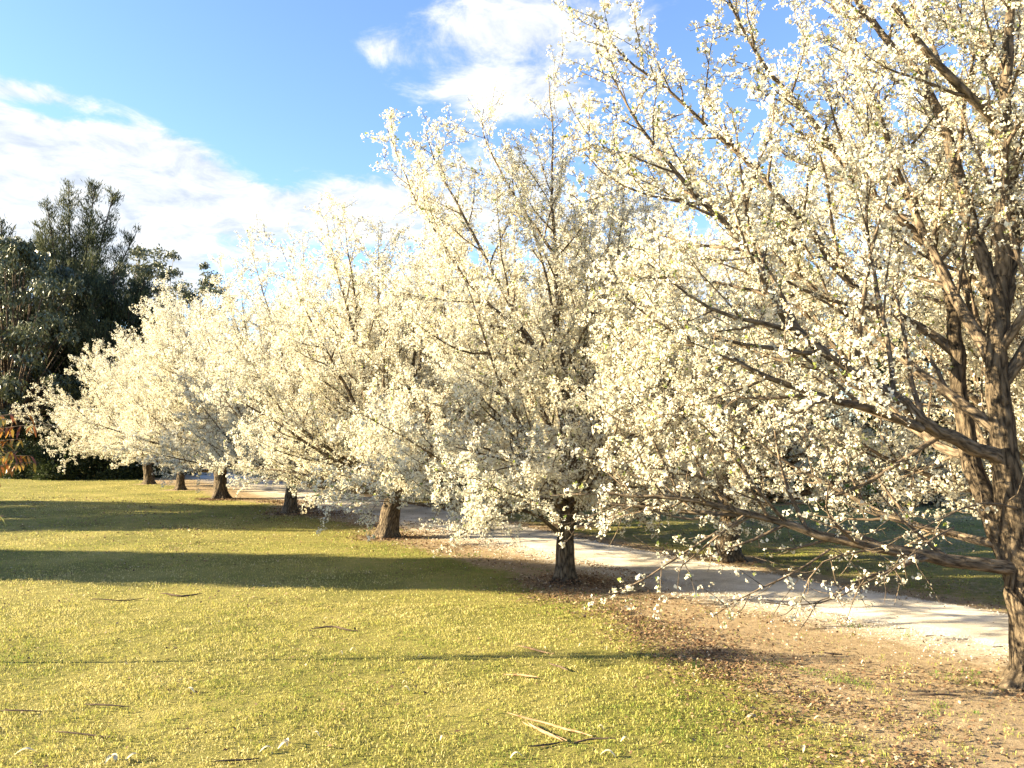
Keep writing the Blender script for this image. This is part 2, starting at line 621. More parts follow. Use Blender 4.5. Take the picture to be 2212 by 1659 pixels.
# path: a sheet 6 mm above the ground with ragged edges
n = 420
ti = np.linspace(0, 1, n)
A_ = np.stack([np.interp(ti, np.linspace(0, 1, len(NEAR_EDGE)), NEAR_EDGE[:, k]) for k in (0, 1)], 1)
B_ = np.stack([np.interp(ti, np.linspace(0, 1, len(FAR_EDGE)), FAR_EDGE[:, k]) for k in (0, 1)], 1)
wob = rng.normal(size=(n, 2)) * np.array([[.10, .05]])
wid = np.linalg.norm(B_ - A_, axis=1)
PV = []
M_ = 13
for k in range(M_):
    f = k / (M_ - 1)
    e = f + (wob[:, 0] / wid + .05 * np.sin(ti * 90)) * (k == 0) + wob[:, 1] / wid * (k == M_ - 1)
    q = A_ + (B_ - A_) * e[:, None]
    z = terrain(q[:, 0], q[:, 1]) + .008 + .012 * math.sin(math.pi * f)
    PV.append(np.column_stack([q, z]))
PV = np.stack(PV, 1).reshape(-1, 3)
i = (np.arange(n - 1)[:, None] * M_ + np.arange(M_ - 1)[None]).ravel()
path = mesh_np('gravel_path', PV, 4, np.stack([i, i + 1, i + M_ + 1, i + M_], 1), MAT['path'], smooth=True)
tag(path, 'pale gravel path running between the two rows of pear trees', 'path', kind='structure')


# ------------------------------------------------------------------ pear trees
class Pear:
    def __init__(self, seed):
        self.r = np.random.default_rng(seed)
        self.limbs = []            # (pts, rad)
        self.branches = []         # level 2
        self.twigs = []            # level 3
        self.trunks = []

    def grow(self, p, d, length, r0, up=0.25, wig=0.12, seg=0.22, rmin=0.003, pw=0.8):
        n = max(4, int(length / seg) + 1)
        pts = [np.array(p, float)]
        d = np.array(d, float) / np.linalg.norm(d)
        st = length / (n - 1)
        for k in range(n - 1):
            d = d + np.array([0, 0, up * st]) + self.r.normal(size=3) * wig * math.sqrt(st)
            d /= np.linalg.norm(d)
            pts.append(pts[-1] + d * st)
        t = np.linspace(0, 1, n)
        return np.array(pts), np.maximum(r0 * (1 - t) ** pw, rmin)

    def side_dir(self, tang, ang, roll=None):
        r = self.r
        a = np.cross(tang, [0.05, 0.1, 1.0])
        if np.linalg.norm(a) < 1e-3: a = np.array([1.0, 0, 0])
        a /= np.linalg.norm(a)
        b = np.cross(a, tang)
        ph = r.uniform(0, 2 * math.pi) if roll is None else roll
        return tang * math.cos(ang) + (a * math.cos(ph) + b * math.sin(ph)) * math.sin(ang)

    def limb(self, p, d, length, r0, up, wig=.10):
        pts, rad = self.grow(p, d, length, r0, up, wig, 0.3, 0.005, 1.0)
        self.limbs.append((pts, rad))

    def ramify(self, step2=.34, len2=.42, step3=.17, len3=(.25, .75), start=.22, up2=.28, zmin=.75):
        r = self.r
        for (pts, rad) in self.limbs:
            seg = np.linalg.norm(np.diff(pts, axis=0), axis=1)
            t = np.concatenate([[0], np.cumsum(seg)])
            Lt = t[-1]
            s = Lt * start * r.uniform(.8, 1.2)
            roll = r.uniform(0, 6.28)
            while s < Lt * .99:
                p = np.array([np.interp(s, t, pts[:, k]) for k in range(3)])
                j = min(len(pts) - 2, np.searchsorted(t, s) - 1)
                tg = (pts[j + 1] - pts[j]) / (np.linalg.norm(pts[j + 1] - pts[j]) + 1e-9)
                rr = np.interp(s, t, rad)
                rest = Lt - s
                ln = (rest * len2 + .45) * r.uniform(.6, 1.25)
                roll += 2.4 + r.normal() * .5
                d = self.side_dir(tg, math.radians(r.uniform(28, 58)), roll)
                if p[2] + d[2] * ln < zmin: d[2] = abs(d[2]) * .4
                b = self.grow(p, d, ln, min(rr * .6, .008 + .011 * ln), up2, .2, .16, .0035, .7)
                self.branches.append(b)
                s += step2 * r.uniform(.6, 1.4) * (1.15 - .6 * s / Lt)
        self.twig_args = (step3, len3)

    def make_twigs(self):
        """all twigs at once: an array (count, 6, 3)"""
        r = self.r
        step3, len3 = self.twig_args
        P, D, LN = [], [], []
        for (pts, rad) in self.branches:
            seg = np.linalg.norm(np.diff(pts, axis=0), axis=1)
            t = np.concatenate([[0], np.cumsum(seg)])
            Lt = t[-1]
            s0 = min(.15, Lt * .2)
            m = max(1, int((Lt * .98 - s0) / step3))
            s_ = s0 + (Lt * .98 - s0) * (np.arange(m) + r.uniform(.1, .9, m)) / m
            p = np.stack([np.interp(s_, t, pts[:, k]) for k in range(3)], 1)
            j = np.clip(np.searchsorted(t, s_) - 1, 0, len(pts) - 2)
            tg = unit(pts[j + 1] - pts[j])
            av = unit(np.cross(tg, np.array([.05, .1, 1.0])))
            bv = np.cross(av, tg)
            ph = (r.uniform(0, 6.28) + 2.4 * np.arange(m) + r.normal(size=m) * .6)[:, None]
            an = np.radians(r.uniform(30, 68, m))[:, None]
            P.append(p)
            D.append(tg * np.cos(an) + (av * np.cos(ph) + bv * np.sin(ph)) * np.sin(an))
            LN.append(r.uniform(*len3, m) * (1 - .45 * s_ / Lt))
        p, d, ln = np.concatenate(P), np.concatenate(D), np.concatenate(LN)
        out = [p]
        for k in range(2):
            d = unit(d + np.array([0, 0, .35]) * ln[:, None] / 2 + r.normal(size=d.shape) * .2)
            p = p + d * (ln / 2)[:, None]
            out.append(p)
        self.tw, self.tw_len = np.stack(out, 1), ln

    def cluster_sites(self, sp1=.16, sp2=.07, sp3=.055, keep=None):
        P, D = [], []
        r = self.r
        for lst, sp, st in ((self.limbs, sp1, .4), (self.branches, sp2, .12)):
            for pts, rad in lst:
                seg = np.linalg.norm(np.diff(pts, axis=0), axis=1)
                t = np.concatenate([[0], np.cumsum(seg)])
                n = int(t[-1] * (1 - st) / sp + r.uniform(0, 1))
                if n < 1: continue
                s = t[-1] * st + (t[-1] * (1 - st)) * (np.arange(n) + r.uniform(.1, .9, n)) / n
                p = np.stack([np.interp(s, t, pts[:, k]) for k in range(3)], 1)
                j = np.clip(np.searchsorted(t, s) - 1, 0, len(pts) - 2)
                tg = unit(pts[j + 1] - pts[j])
                P.append(p)
                D.append(tg)
        for n in range(1, 40):
            q = np.where(np.maximum(1, np.round(self.tw_len / sp3)).astype(int) == n)[0]
            if not len(q): continue
            u = (np.arange(n)[None] + r.uniform(.1, .95, (len(q), n))) / n * 1.94 + .05
            j = np.clip(u.astype(int), 0, 1)
            f = (u - j)[..., None]
            a_, b_ = self.tw[q[:, None], j], self.tw[q[:, None], j + 1]
            P.append((a_ * (1 - f) + b_ * f).reshape(-1, 3))
            D.append(unit((b_ - a_).reshape(-1, 3)))
        P = np.concatenate(P)
        D = np.concatenate(D)
        if keep is not None:
            k = keep(P, r)
            P, D = P[k], D[k]
        return P, D

    def build(self, name, loc, label, group, rz=0.0, sc=1.0, flower=.030, nfl=7, sides=6, leaf_frac=.10, keep=None, spur=(.015, .075), spacing=(.16, .07, .055), cor=4, spur_frac=1.0):
        r = self.r
        root = empty(name, loc, rz, sc)
        tag(root, label, 'tree', group)
        for k, (pts, rad, sd, rough) in enumerate(self.trunks):
            T = Tubes()
            T.add(pts, rad, sd, rough, seed=k * 3.1, lobes=5 if k == 0 else 0)
            T.build('trunk', MAT['bark'], root)
        for pts, rad in self.limbs:
            T = Tubes()
            T.add(pts, rad, sides, .06 if rad[0] > .035 else 0)
            T.build('limb', MAT['limb'], root)
        T = Tubes()
        for pts, rad in self.branches:
            T.add(pts, rad, 4)
        self.make_twigs()
        T.many(self.tw, np.array([.0055, .004, .0022]))
        P, D = self.cluster_sites(*spacing, keep=keep)
        m = len(P)
        off = unit(rand_unit(m, r) * .9 + D * .35 + np.array([0, 0, .25]))
        C = P + off * r.uniform(spur[0], spur[1], (m, 1))
        far = np.linalg.norm(C - P, axis=1) > .03
        far &= r.random(m) < spur_frac
        T.spurs(P[far], C[far], .003, .0022)
        tw = T.build('twigs', MAT['twig'], root)
        tag(tw, kind='stuff')
        # blossom clusters: small domes of flat five-petalled flowers
        size = np.clip(r.lognormal(-.12, .32, m), .4, 1.6)
        K = nfl
        nrm = unit(rand_unit(m * K, r).reshape(m, K, 3) + off[:, None] * .55)
        cen = C[:, None] + nrm * (size * flower * 1.15)[:, None, None]
        cen = cen.reshape(-1, 3)
        nrm = unit(nrm.reshape(-1, 3) + r.normal(size=(m * K, 3)) * .35)
        a = unit(np.cross(nrm, rand_unit(m * K, r)))
        b = np.cross(nrm, a)
        hs = (np.repeat(size, K) * flower * .58 * r.uniform(.75, 1.15, m * K))[:, None]
        an = np.arange(cor) * 2 * math.pi / cor
        cup = nrm * hs * .25
        V = np.stack([cen + (a * math.cos(q) + b * math.sin(q)) * hs * (1.0 + .12 * ((k % 2) * 2 - 1)) + cup * (1 if k % 2 else -1) for k, q in enumerate(an)], 1)
        bl = mesh_np('blossom', V.reshape(-1, 3), cor, np.arange(m * K * cor), MAT['blossom'], root)
        set_rand(bl, cor, np.clip(np.repeat(r.normal(.52, .2, m), K) + r.normal(0, .22, m * K), 0, 1))
        tag(bl, kind='stuff')
        # young leaves unfolding between the blossoms
        q = r.random(m) < leaf_frac
        nl = int(q.sum())
        if nl:
            c2 = np.repeat(C[q], 3, 0)
            d2 = unit(np.repeat(off[q], 3, 0) + rand_unit(nl * 3, r) * .8 + np.array([0, 0, .3]))
            s2 = unit(np.cross(d2, rand_unit(nl * 3, r)))
            ln = r.uniform(.03, .06, (nl * 3, 1)) * (flower / .03)
            V = np.stack([c2, c2 + d2 * ln * .5 + s2 * ln * .28, c2 + d2 * ln, c2 + d2 * ln * .5 - s2 * ln * .28], 1)
            lv = mesh_np('young_leaves', V.reshape(-1, 3), 4, np.arange(nl * 3 * 4), MAT['young'], root)
            set_rand(lv, 4, r.random(nl * 3))
            tag(lv, kind='stuff')
        return root


def trunk_shape(h, r0, lean, seed, flare=1.5, n=16, top=.78, bend=.05):
    z = np.linspace(-.12, h, n)
    t = np.clip(z / h, 0, 1)
    rad = r0 * (1 + (flare - 1) * np.exp(-np.clip(z, 0, 9) / .13)) * (1 - (1 - top) * t)
    rr = np.random.default_rng(seed)
    ph = rr.uniform(0, 6.28)
    x = lean[0] * t ** 1.3 + bend * np.sin(t * 3 + ph) * t
    y = lean[1] * t ** 1.3 + bend * np.cos(t * 2.6 + ph) * t
    return np.stack([x, y, z], 1), rad


def generic_pear(seed, H=7.6, R=3.6, th=1.25, r0=.17, lean=(0, 0), low=6, mid=6, top=5, r_fac=1.0, low_z=.85, pw=2.5, wide=28):
    T = Pear(seed)
    r = T.r
    pts, rad = trunk_shape(th, r0, lean, seed)
    T.trunks.append((pts, rad, 24, .2))
    tip = pts[-1]
    az = r.uniform(0, 6.28)
    hh = H - th

    def env(th_):
        return 1 / ((math.sin(th_) / R) ** pw + (math.cos(th_) / hh) ** pw) ** (1 / pw)
    for grp, cnt in (('top', top), ('mid', mid), ('low', low)):
        for k in range(cnt):
            az += 2.399 + r.normal() * .25
            if grp == 'top':
                inc, z0, up, rr = math.radians(r.uniform(4, wide)), th * r.uniform(.92, 1.0), .08, r0 * r.uniform(.30, .42)
                Ln = env(inc) * r.uniform(.82, .97)
            elif grp == 'mid':
                inc, z0, up, rr = math.radians(r.uniform(32, 52)), th * r.uniform(.8, 1.0), .13, r0 * r.uniform(.26, .38)
                Ln = env(inc) * r.uniform(.86, 1.0)
            else:
                inc, z0, up, rr = math.radians(r.uniform(62, 88)), th * r.uniform(low_z - .12, 1.0), .07, r0 * r.uniform(.20, .32)
                Ln = env(inc) * r.uniform(.85, 1.1)
            d = np.array([math.sin(inc) * math.cos(az), math.sin(inc) * math.sin(az), math.cos(inc)])
            kx = np.clip(z0 / th, 0, 1)
            p = np.array([np.interp(z0, pts[:, 2], pts[:, 0]), np.interp(z0, pts[:, 2], pts[:, 1]), z0])
            T.limb(p, d, Ln, rr * r_fac, up)
    return T


def traced(T, pix, r0, r1, base):
    """limb through pixels of the photograph with depths (px, py, depth), in the tree's own coordinates"""
    P = np.array([list(at(*q) - base) for q in pix])
    t = np.concatenate([[0], np.cumsum(np.linalg.norm(np.diff(P, axis=0), axis=1))])
    n = max(5, int(t[-1] / .2))
    s = np.linspace(0, t[-1], n)
    Q = np.stack([np.interp(s, t, P[:, k]) for k in range(3)], 1)
    for _ in range(2):
        Q[1:-1] = (Q[:-2] + 2 * Q[1:-1] + Q[2:]) / 4
    Q[1:-1] += T.r.normal(size=(n - 2, 3)) * min(.012, r0 * .15)
    return Q, np.linspace(r0, r1, n)


GROW1 = 'white blossoming pear trees on the lawn side of the path'
GROW2 = 'white blossoming pear trees beyond the path'


def gl(p, dz=0.0):
    return Vector((p.x, p.y, tz(p.x, p.y) + dz))


# --- tree A: the big one at the right, limbs traced from the photograph
bA = gl(TREE_ROW['A'])
A = Pear(11)
y0 = bA.y
main = [(2240, 1500, y0), (2236, 1440, y0), (2226, 1340, y0), (2212, 1240, y0), (2196, 1120, y0), (2178, 1010, y0), (2158, 900, y0), (2150, 780, y0), (2153, 680, y0 + .05), (2163, 602, y0 + .1)]
Q, _ = traced(A, main, .2, .1, bA)
zz = Q[:, 2]
A.trunks.append((Q, np.interp(zz, [-.1, 0, .12, .5, 1.1, 2.1, 3.7], [.36, .27, .185, .158, .150, .105, .078]), 26, .16))
stem2 = [(2200, 1262, y0 + .05), (2172, 1190, y0 + .1), (2138, 1124, y0 + .2), (2113, 1045, y0 + .3), (2093, 985, y0 + .4), (2074, 850, y0 + .55), (2060, 760, y0 + .7), (2053, 636, y0 + .8)]
Q, _ = traced(A, stem2, .13, .07, bA)
A.trunks.append((Q, np.linspace(.105, .058, len(Q)), 14, .12))


def LA(pix, r0, r1):
    A.limbs.append(traced(A, pix, r0 * .85, r1 * .85, bA))


LA([(2163, 605, y0 + .1), (2160, 387, y0), (2172, 275, y0), (2170, 215, y0), (2182, 86, y0 - .1), (2183, -60, y0 - .1), (2175, -260, y0)], .088, .02)
LA([(2160, 275, y0), (2057, 172, y0 - .2), (1984, 95, y0 - .3), (1932, 21, y0 - .4), (1880, -80, y0 - .4), (1850, -200, y0 - .3)], .055, .012)
LA([(2150, 640, y0 + .1), (2135, 605, y0 + .15), (2104, 503, y0 + .3), (2079, 408, y0 + .4), (2048, 301, y0 + .5), (2018, 215, y0 + .6), (1988, 163, y0 + .7), (1932, 103, y0 + .8), (1872, 34, y0 + .9), (1800, -70, y0 + 1), (1760, -180, y0 + 1)], .085, .014)
LA([(2053, 640, y0 + .8), (2044, 572, y0 + .85), (2018, 542, y0 + .9), (1958, 490, y0 + .9), (1898, 438, y0 + .95), (1859, 400, y0 + 1), (1790, 310, y0 + 1), (1720, 220, y0 + 1), (1640, 130, y0 + .9), (1590, 40, y0 + .8), (1560, -40, y0 + .8)], .06, .010)
LA([(2060, 760, y0 + .7), (1990, 700, y0 + .95), (1890, 665, y0 + 1.1), (1834, 615, y0 + 1.2), (1778, 533, y0 + 1.3), (1700, 440, y0 + 1.4), (1640, 380, y0 + 1.4), (1584, 320, y0 + 1.4), (1502, 254, y0 + 1.3), (1451, 193, y0 + 1.3), (1391, 160, y0 + 1.2), (1326, 107, y0 + 1.1), (1283, 50, y0 + 1.1)], .06, .008)
LA([(2176, 1005, y0), (2149, 980, y0 - .05), (2093, 956, y0 - .12), (2037, 945, y0 - .2), (1997, 930, y0 - .25), (1980, 890, y0 - .28), (1930, 845, y0 - .3), (1868, 818, y0 - .35), (1812, 782, y0 - .4), (1755, 745, y0 - .4), (1690, 708, y0 - .4), (1679, 650, y0 - .35), (1649, 602, y0 - .3), (1623, 546, y0 - .3), (1563, 469, y0 - .2), (1520, 443, y0 - .2), (1451, 365, y0 - .1), (1391, 292, y0), (1343, 211, y0), (1310, 140, y0)], .082, .007)
LA([(1990, 925, y0 - .25), (1924, 894, y0 - .4), (1840, 880, y0 - .5), (1755, 849, y0 - .55), (1640, 805, y0 - .6), (1560, 770, y0 - .6), (1490, 745, y0 - .55), (1420, 700, y0 - .5), (1350, 640, y0 - .4)], .05, .007)
LA([(1700, 712, y0 - .4), (1640, 692, y0 - .45), (1560, 695, y0 - .5), (1500, 650, y0 - .5), (1440, 600, y0 - .45), (1390, 560, y0 - .4)], .028, .006)
LA([(1930, 846, y0 - .3), (1924, 748, y0 - .2), (1902, 652, y0 - .1), (1885, 579, y0), (1871, 495, y0 + .1), (1868, 420, y0 + .1), (1880, 330, y0 + .1), (1872, 220, y0 + .1)], .028, .006)
LA([(1520, 443, y0 - .2), (1391, 426, y0 - .2), (1300, 391, y0 - .2), (1262, 330, y0 - .2)], .016, .005)
LA([(2203, 1228, y0), (2130, 1222, y0 - .05), (2070, 1222, y0 - .05), (1990, 1192, y0), (1900, 1182, y0 + .05), (1830, 1177, y0 + .08), (1760, 1155, y0 + .1), (1690, 1125, y0 + .1), (1610, 1108, y0 + .1), (1540, 1092, y0 + .1), (1500, 1074, y0 + .1), (1440, 1076, y0 + .1), (1370, 1072, y0 + .15), (1300, 1062, y0 + .2)], .078, .012)
LA([(1470, 1076, y0 + .1), (1440, 1000, y0 + .15), (1410, 950, y0 + .2), (1385, 900, y0 + .2), (1350, 850, y0 + .2)], .02, .005)
LA([(1590, 1106, y0 + .1), (1545, 1060, y0 + .12), (1510, 1000, y0 + .15), (1440, 1008, y0 + .2), (1350, 1015, y0 + .2)], .024, .006)
LA([(1620, 1110, y0 + .1), (1560, 1112, y0 + .2), (1480, 1110, y0 + .3), (1390, 1092, y0 + .4), (1290, 1088, y0 + .4)], .034, .01)
LA([(1700, 1130, y0 + .1), (1620, 1050, y0 - .1), (1570, 960, y0 - .2), (1500, 900, y0 - .2), (1420, 850, y0 - .2)], .022, .005)
LA([(2150, 1175, y0 + .15), (2078, 1156, y0 + .5), (1980, 1140, y0 + .9), (1880, 1100, y0 + 1.2), (1800, 1050, y0 + 1.4), (1700, 1000, y0 + 1.5), (1600, 930, y0 + 1.5)], .05, .008)
LA([(2093, 985, y0 + .4), (2010, 960, y0 + .9), (1930, 890, y0 + 1.3), (1850, 800, y0 + 1.6), (1770, 720, y0 + 1.7), (1680, 600, y0 + 1.7), (1600, 500, y0 + 1.6), (1540, 400, y0 + 1.5)], .055, .008)
for (az_, inc_, L_, z_, r_) in ((-.2, 38, 4.8, 2.6, .06), (.5, 30, 5.2, 3.0, .06), (1.2, 45, 4.6, 2.4, .06), (1.9, 34, 5.0, 2.8, .06), (2.4, 50, 4.6, 2.2, .055), (-1.0, 40, 4.2, 2.9, .045), (0.2, 70, 3.6, 1.6, .05), (1.4, 72, 3.6, 1.8, .045)):
    tr = A.trunks[0][0]
    p = np.array([np.interp(z_, tr[:, 2], tr[:, k]) for k in range(3)])
    i_ = math.radians(inc_)
    A.limb(p, (math.sin(i_) * math.cos(az_), math.sin(i_) * math.sin(az_), math.cos(i_)), L_, r_, .12)
A.ramify(step2=.24, len2=.30, step3=.12, len3=(.2, .6), start=.14, up2=.25, zmin=.9)
for pix in ([(1549, 1149, y0 + .05), (1490, 1191, y0), (1431, 1215, y0 - .1), (1396, 1250, y0 - .1), (1354, 1288, y0 - .15), (1319, 1306, y0 - .2), (1271, 1294, y0 - .2)],
            [(1792, 1187, y0 + .05), (1750, 1212, y0), (1722, 1240, y0), (1687, 1260, y0 - .1), (1639, 1271, y0 - .1), (1594, 1281, y0 - .15), (1559, 1312, y0 - .2), (1535, 1335, y0 - .2)],
            [(1900, 1182, y0 + .05), (1860, 1200, y0 - .1), (1800, 1190, y0 - .2), (1740, 1215, y0 - .3), (1730, 1300, y0 - .3)],
            [(2000, 1195, y0), (1950, 1225, y0 - .2), (1890, 1245, y0 - .3), (1830, 1280, y0 - .35), (1780, 1315, y0 - .4), (1700, 1318, y0 - .4), (1650, 1300, y0 - .4)],
            [(1610, 1110, y0 + .1), (1560, 1150, y0), (1500, 1200, y0), (1470, 1225, y0)],
            [(2060, 1140, y0 - .1), (1990, 1170, y0 - .4), (1930, 1240, y0 - .5), (1890, 1265, y0 - .5)],
            [(2200, 1100, y0 - .1), (2130, 1075, y0 - .3), (2060, 1100, y0 - .5), (1980, 1160, y0 - .6), (1930, 1165, y0 - .6)]):
    A.branches.append(traced(A, pix, .011, .004, bA))


def keepA(P, r):
    # sparse inside the crown and near the ground, dense at the outside
    d = np.hypot(P[:, 0], P[:, 1])
    k = np.clip(.15 + .22 * d, 0, .9) * np.clip((P[:, 2] - .9) / 2.2, .30, 1.0)
    k = np.where(P[:, 2] > 4, np.maximum(k, .85), k)
    return r.random(len(P)) < k


A.build('pear_tree', bA, 'white blossoming pear tree with a thick bare limb stretching low across the gravel path', GROW1,
        flower=.0245, nfl=6, sides=8, leaf_frac=.10, keep=keepA, spacing=(.05, .028, .028), spur_frac=.5)

# --- tree B: slim straight trunk
bB = gl(TREE_ROW['B'])
B = generic_pear(23, H=7.0, R=3.9, th=1.35, r0=.145, lean=(.03, 0), low=10, mid=8, top=5, pw=2.0)
yb = bB.y
for pix, r0, r1 in (([(1225, 1090, yb), (1215, 900, yb - .1), (1190, 800, yb - .2), (1140, 730, yb - .3), (1090, 640, yb - .4), (1030, 520, yb - .5), (980, 430, yb - .5), (930, 330, yb - .5), (920, 280, yb - .5)], .06, .006),
                    ([(1205, 850, yb - .2), (1150, 740, yb - .3), (1090, 690, yb - .5), (1000, 600, yb - .6), (940, 500, yb - .6), (890, 420, yb - .6), (860, 340, yb - .6), (835, 275, yb - .6)], .035, .005),
                    ([(1232, 1050, yb), (1240, 900, yb), (1200, 700, yb), (1205, 560, yb), (1190, 430, yb), (1195, 300, yb), (1185, 160, yb)], .06, .005),
                    ([(1205, 560, yb), (1120, 440, yb + .1), (1060, 330, yb + .1), (1030, 260, yb + .1), (1045, 235, yb + .1)], .03, .005),
                    ([(1235, 1000, yb), (1290, 800, yb + .1), (1330, 600, yb + .2), (1350, 420, yb + .2), (1340, 330, yb + .2)], .055, .006),
                    ([(1205, 1150, yb), (1180, 1120, yb - .2), (1130, 1100, yb - .6), (1080, 1110, yb - 1.1), (1030, 1140, yb - 1.5), (995, 1155, yb - 1.7)], .035, .006),
                    ([(1240, 1090, yb), (1190, 1030, yb - .5), (1120, 1000, yb - 1.), (1040, 980, yb - 1.4), (960, 960, yb - 1.6)], .04, .006),
                    ([(1135, 765, yb - .3), (1090, 762, yb - .6), (1000, 768, yb - .9), (950, 735, yb - 1.1), (900, 700, yb - 1.2)], .028, .006)):
    B.limbs.append(traced(B, pix, r0, r1, bB))
B.ramify(step2=.34, len2=.36, step3=.13, len3=(.22, .65), start=.15)
PB = B.build('pear_tree', bB, 'white blossoming pear tree whose slim straight trunk rises from a mound of dead leaves', GROW1, nfl=7, flower=.030, leaf_frac=.04, spacing=(.05, .028, .028), spur_frac=.15, cor=3)

# --- tree C: thick trunk leaning to the right, forked low
bC = gl(TREE_ROW['C'])
Cc = generic_pear(31, H=8.0, R=4.6, th=1.25, r0=.22, lean=(.12, 0), low=11, mid=12, top=10, wide=38)
Cc.limb((.04, 0, .85), (.75, -.15, .75), 3.2, .12, .12)
Cc.limb((-.02, 0, .95), (-.75, -.3, .45), 3.8, .09, .1)
Cc.ramify(step2=.38, len2=.38, step3=.15, len3=(.25, .7), start=.15)
PC = Cc.build('pear_tree', bC, 'white blossoming pear tree with the thickest trunk of its row, forked low beside the path', GROW1, nfl=6, flower=.033, leaf_frac=.025, spacing=(.05, .027, .028), spur_frac=.03, cor=3)

# --- a third shape for the far trees
Dd = generic_pear(47, H=9.3, R=4.7, th=1.3, r0=.18, lean=(.05, 0), low=11, mid=12, top=10, wide=38)
Dd.ramify(step2=.42, len2=.40, step3=.17, len3=(.25, .75), start=.15)
PD = Dd.build('pear_tree', gl(TREE_ROW['D']), 'white blossoming pear tree standing between the thick-trunked and the twin-stemmed pear', GROW1, nfl=6, flower=.034, leaf_frac=.015, spacing=(.05, .029, .030), spur_frac=.03, cor=3)


def again(src, key, label, group, rz, sc):
    c = copy_tree(src)
    c.location = gl(TREE_ROW[key])
    c.rotation_euler = (0, 0, rz)
    c.scale = (sc, sc, sc)
    tag(c, label, 'tree', group)
    return c


def extra_stem(root, pts, rad):
    T = Tubes()
    T.add(np.array(pts, float), rad, 12, .12)
    return T.build('trunk', MAT['bark'], root)


e = again(PC, 'E', 'white blossoming pear tree with twin stems rising from one flared base', GROW1, 2.1, 1.10)
extra_stem(e, [(.25, -.2, -.1), (.3, -.05, .4), (.36, .12, .9), (.5, .2, 1.6)], np.array([.16, .12, .1, .07]))
again(PD, 'F', 'white blossoming pear tree with a short broad trunk, next after the twin-stemmed pear', GROW1, 1.3, .95)
g = again(PC, 'G', 'white blossoming pear tree, last of its row, a limb slanting towards the dark hedge', GROW1, 3.9, 1.04)
# long slanting limbs of the last tree, leaning out over the lawn towards the hedge
Gx = Pear(77)
for d_, L_, r_ in (((-1, -.25, .42), 6.2, .12), ((-1, .1, .25), 5.8, .10), ((-.9, -.5, .6), 5.2, .08), ((-.95, .4, .5), 5.2, .08), ((-.7, -.1, .8), 5.6, .08)):
    Gx.limb((0, 0, 1.0), d_, L_ * 1.1, r_, .06)
Gx.ramify(step2=.42, len2=.40, step3=.17, len3=(.25, .75))
gx_ = Gx.build('pear_tree', gl(TREE_ROW['G']), 'x', GROW1, nfl=6, flower=.034, leaf_frac=.015, spacing=(.05, .029, .030), spur_frac=.03, cor=3)
for ch in list(gx_.children):
    ch.parent = g
    ch.rotation_euler = (0, 0, -3.9)
bpy.data.objects.remove(gx_)

again(PC, 'H', 'white blossoming pear tree beyond the path, its trunk seen under the low bare limb', GROW2, .9, .97)
again(PD, 'J', 'white blossoming pear tree beyond the path, right behind the slim-trunked pear', GROW2, 4.4, 1.04)
again(PC, 'I', 'white blossoming pear tree beyond the path, its trunk seen beside the thickest trunk', GROW2, 5.2, .95)
again(PD, 'K', 'white blossoming pear tree beyond the path where the gravel bends out of sight', GROW2, 2.9, 1.05)
again(PD, 'L', 'white blossoming pear tree beyond the path, right behind the forked trunk with the low limb', GROW2, 1.8, 1.05)
again(PC, 'M', 'white blossoming pear tree at the far end of the row beyond the path', GROW2, 1.2, 1.0)


# ------------------------------------------------------------------ evergreen trees, gums, shrubs
def leaf_quads(name, C, Dr, ln, wd, mat, parent, r, tone):
    m = len(C)
    s = unit(np.cross(Dr, rand_unit(m, r)))
    ln, wd = ln[:, None], wd[:, None]
    V = np.stack([C, C + Dr * ln * .45 + s * wd, C + Dr * ln, C + Dr * ln * .45 - s * wd], 1)
    o = mesh_np(name, V.reshape(-1, 3), 4, np.arange(m * 4), mat, parent)
    set_rand(o, 4, np.clip(tone, 0, 1))
    return tag(o, kind='stuff')


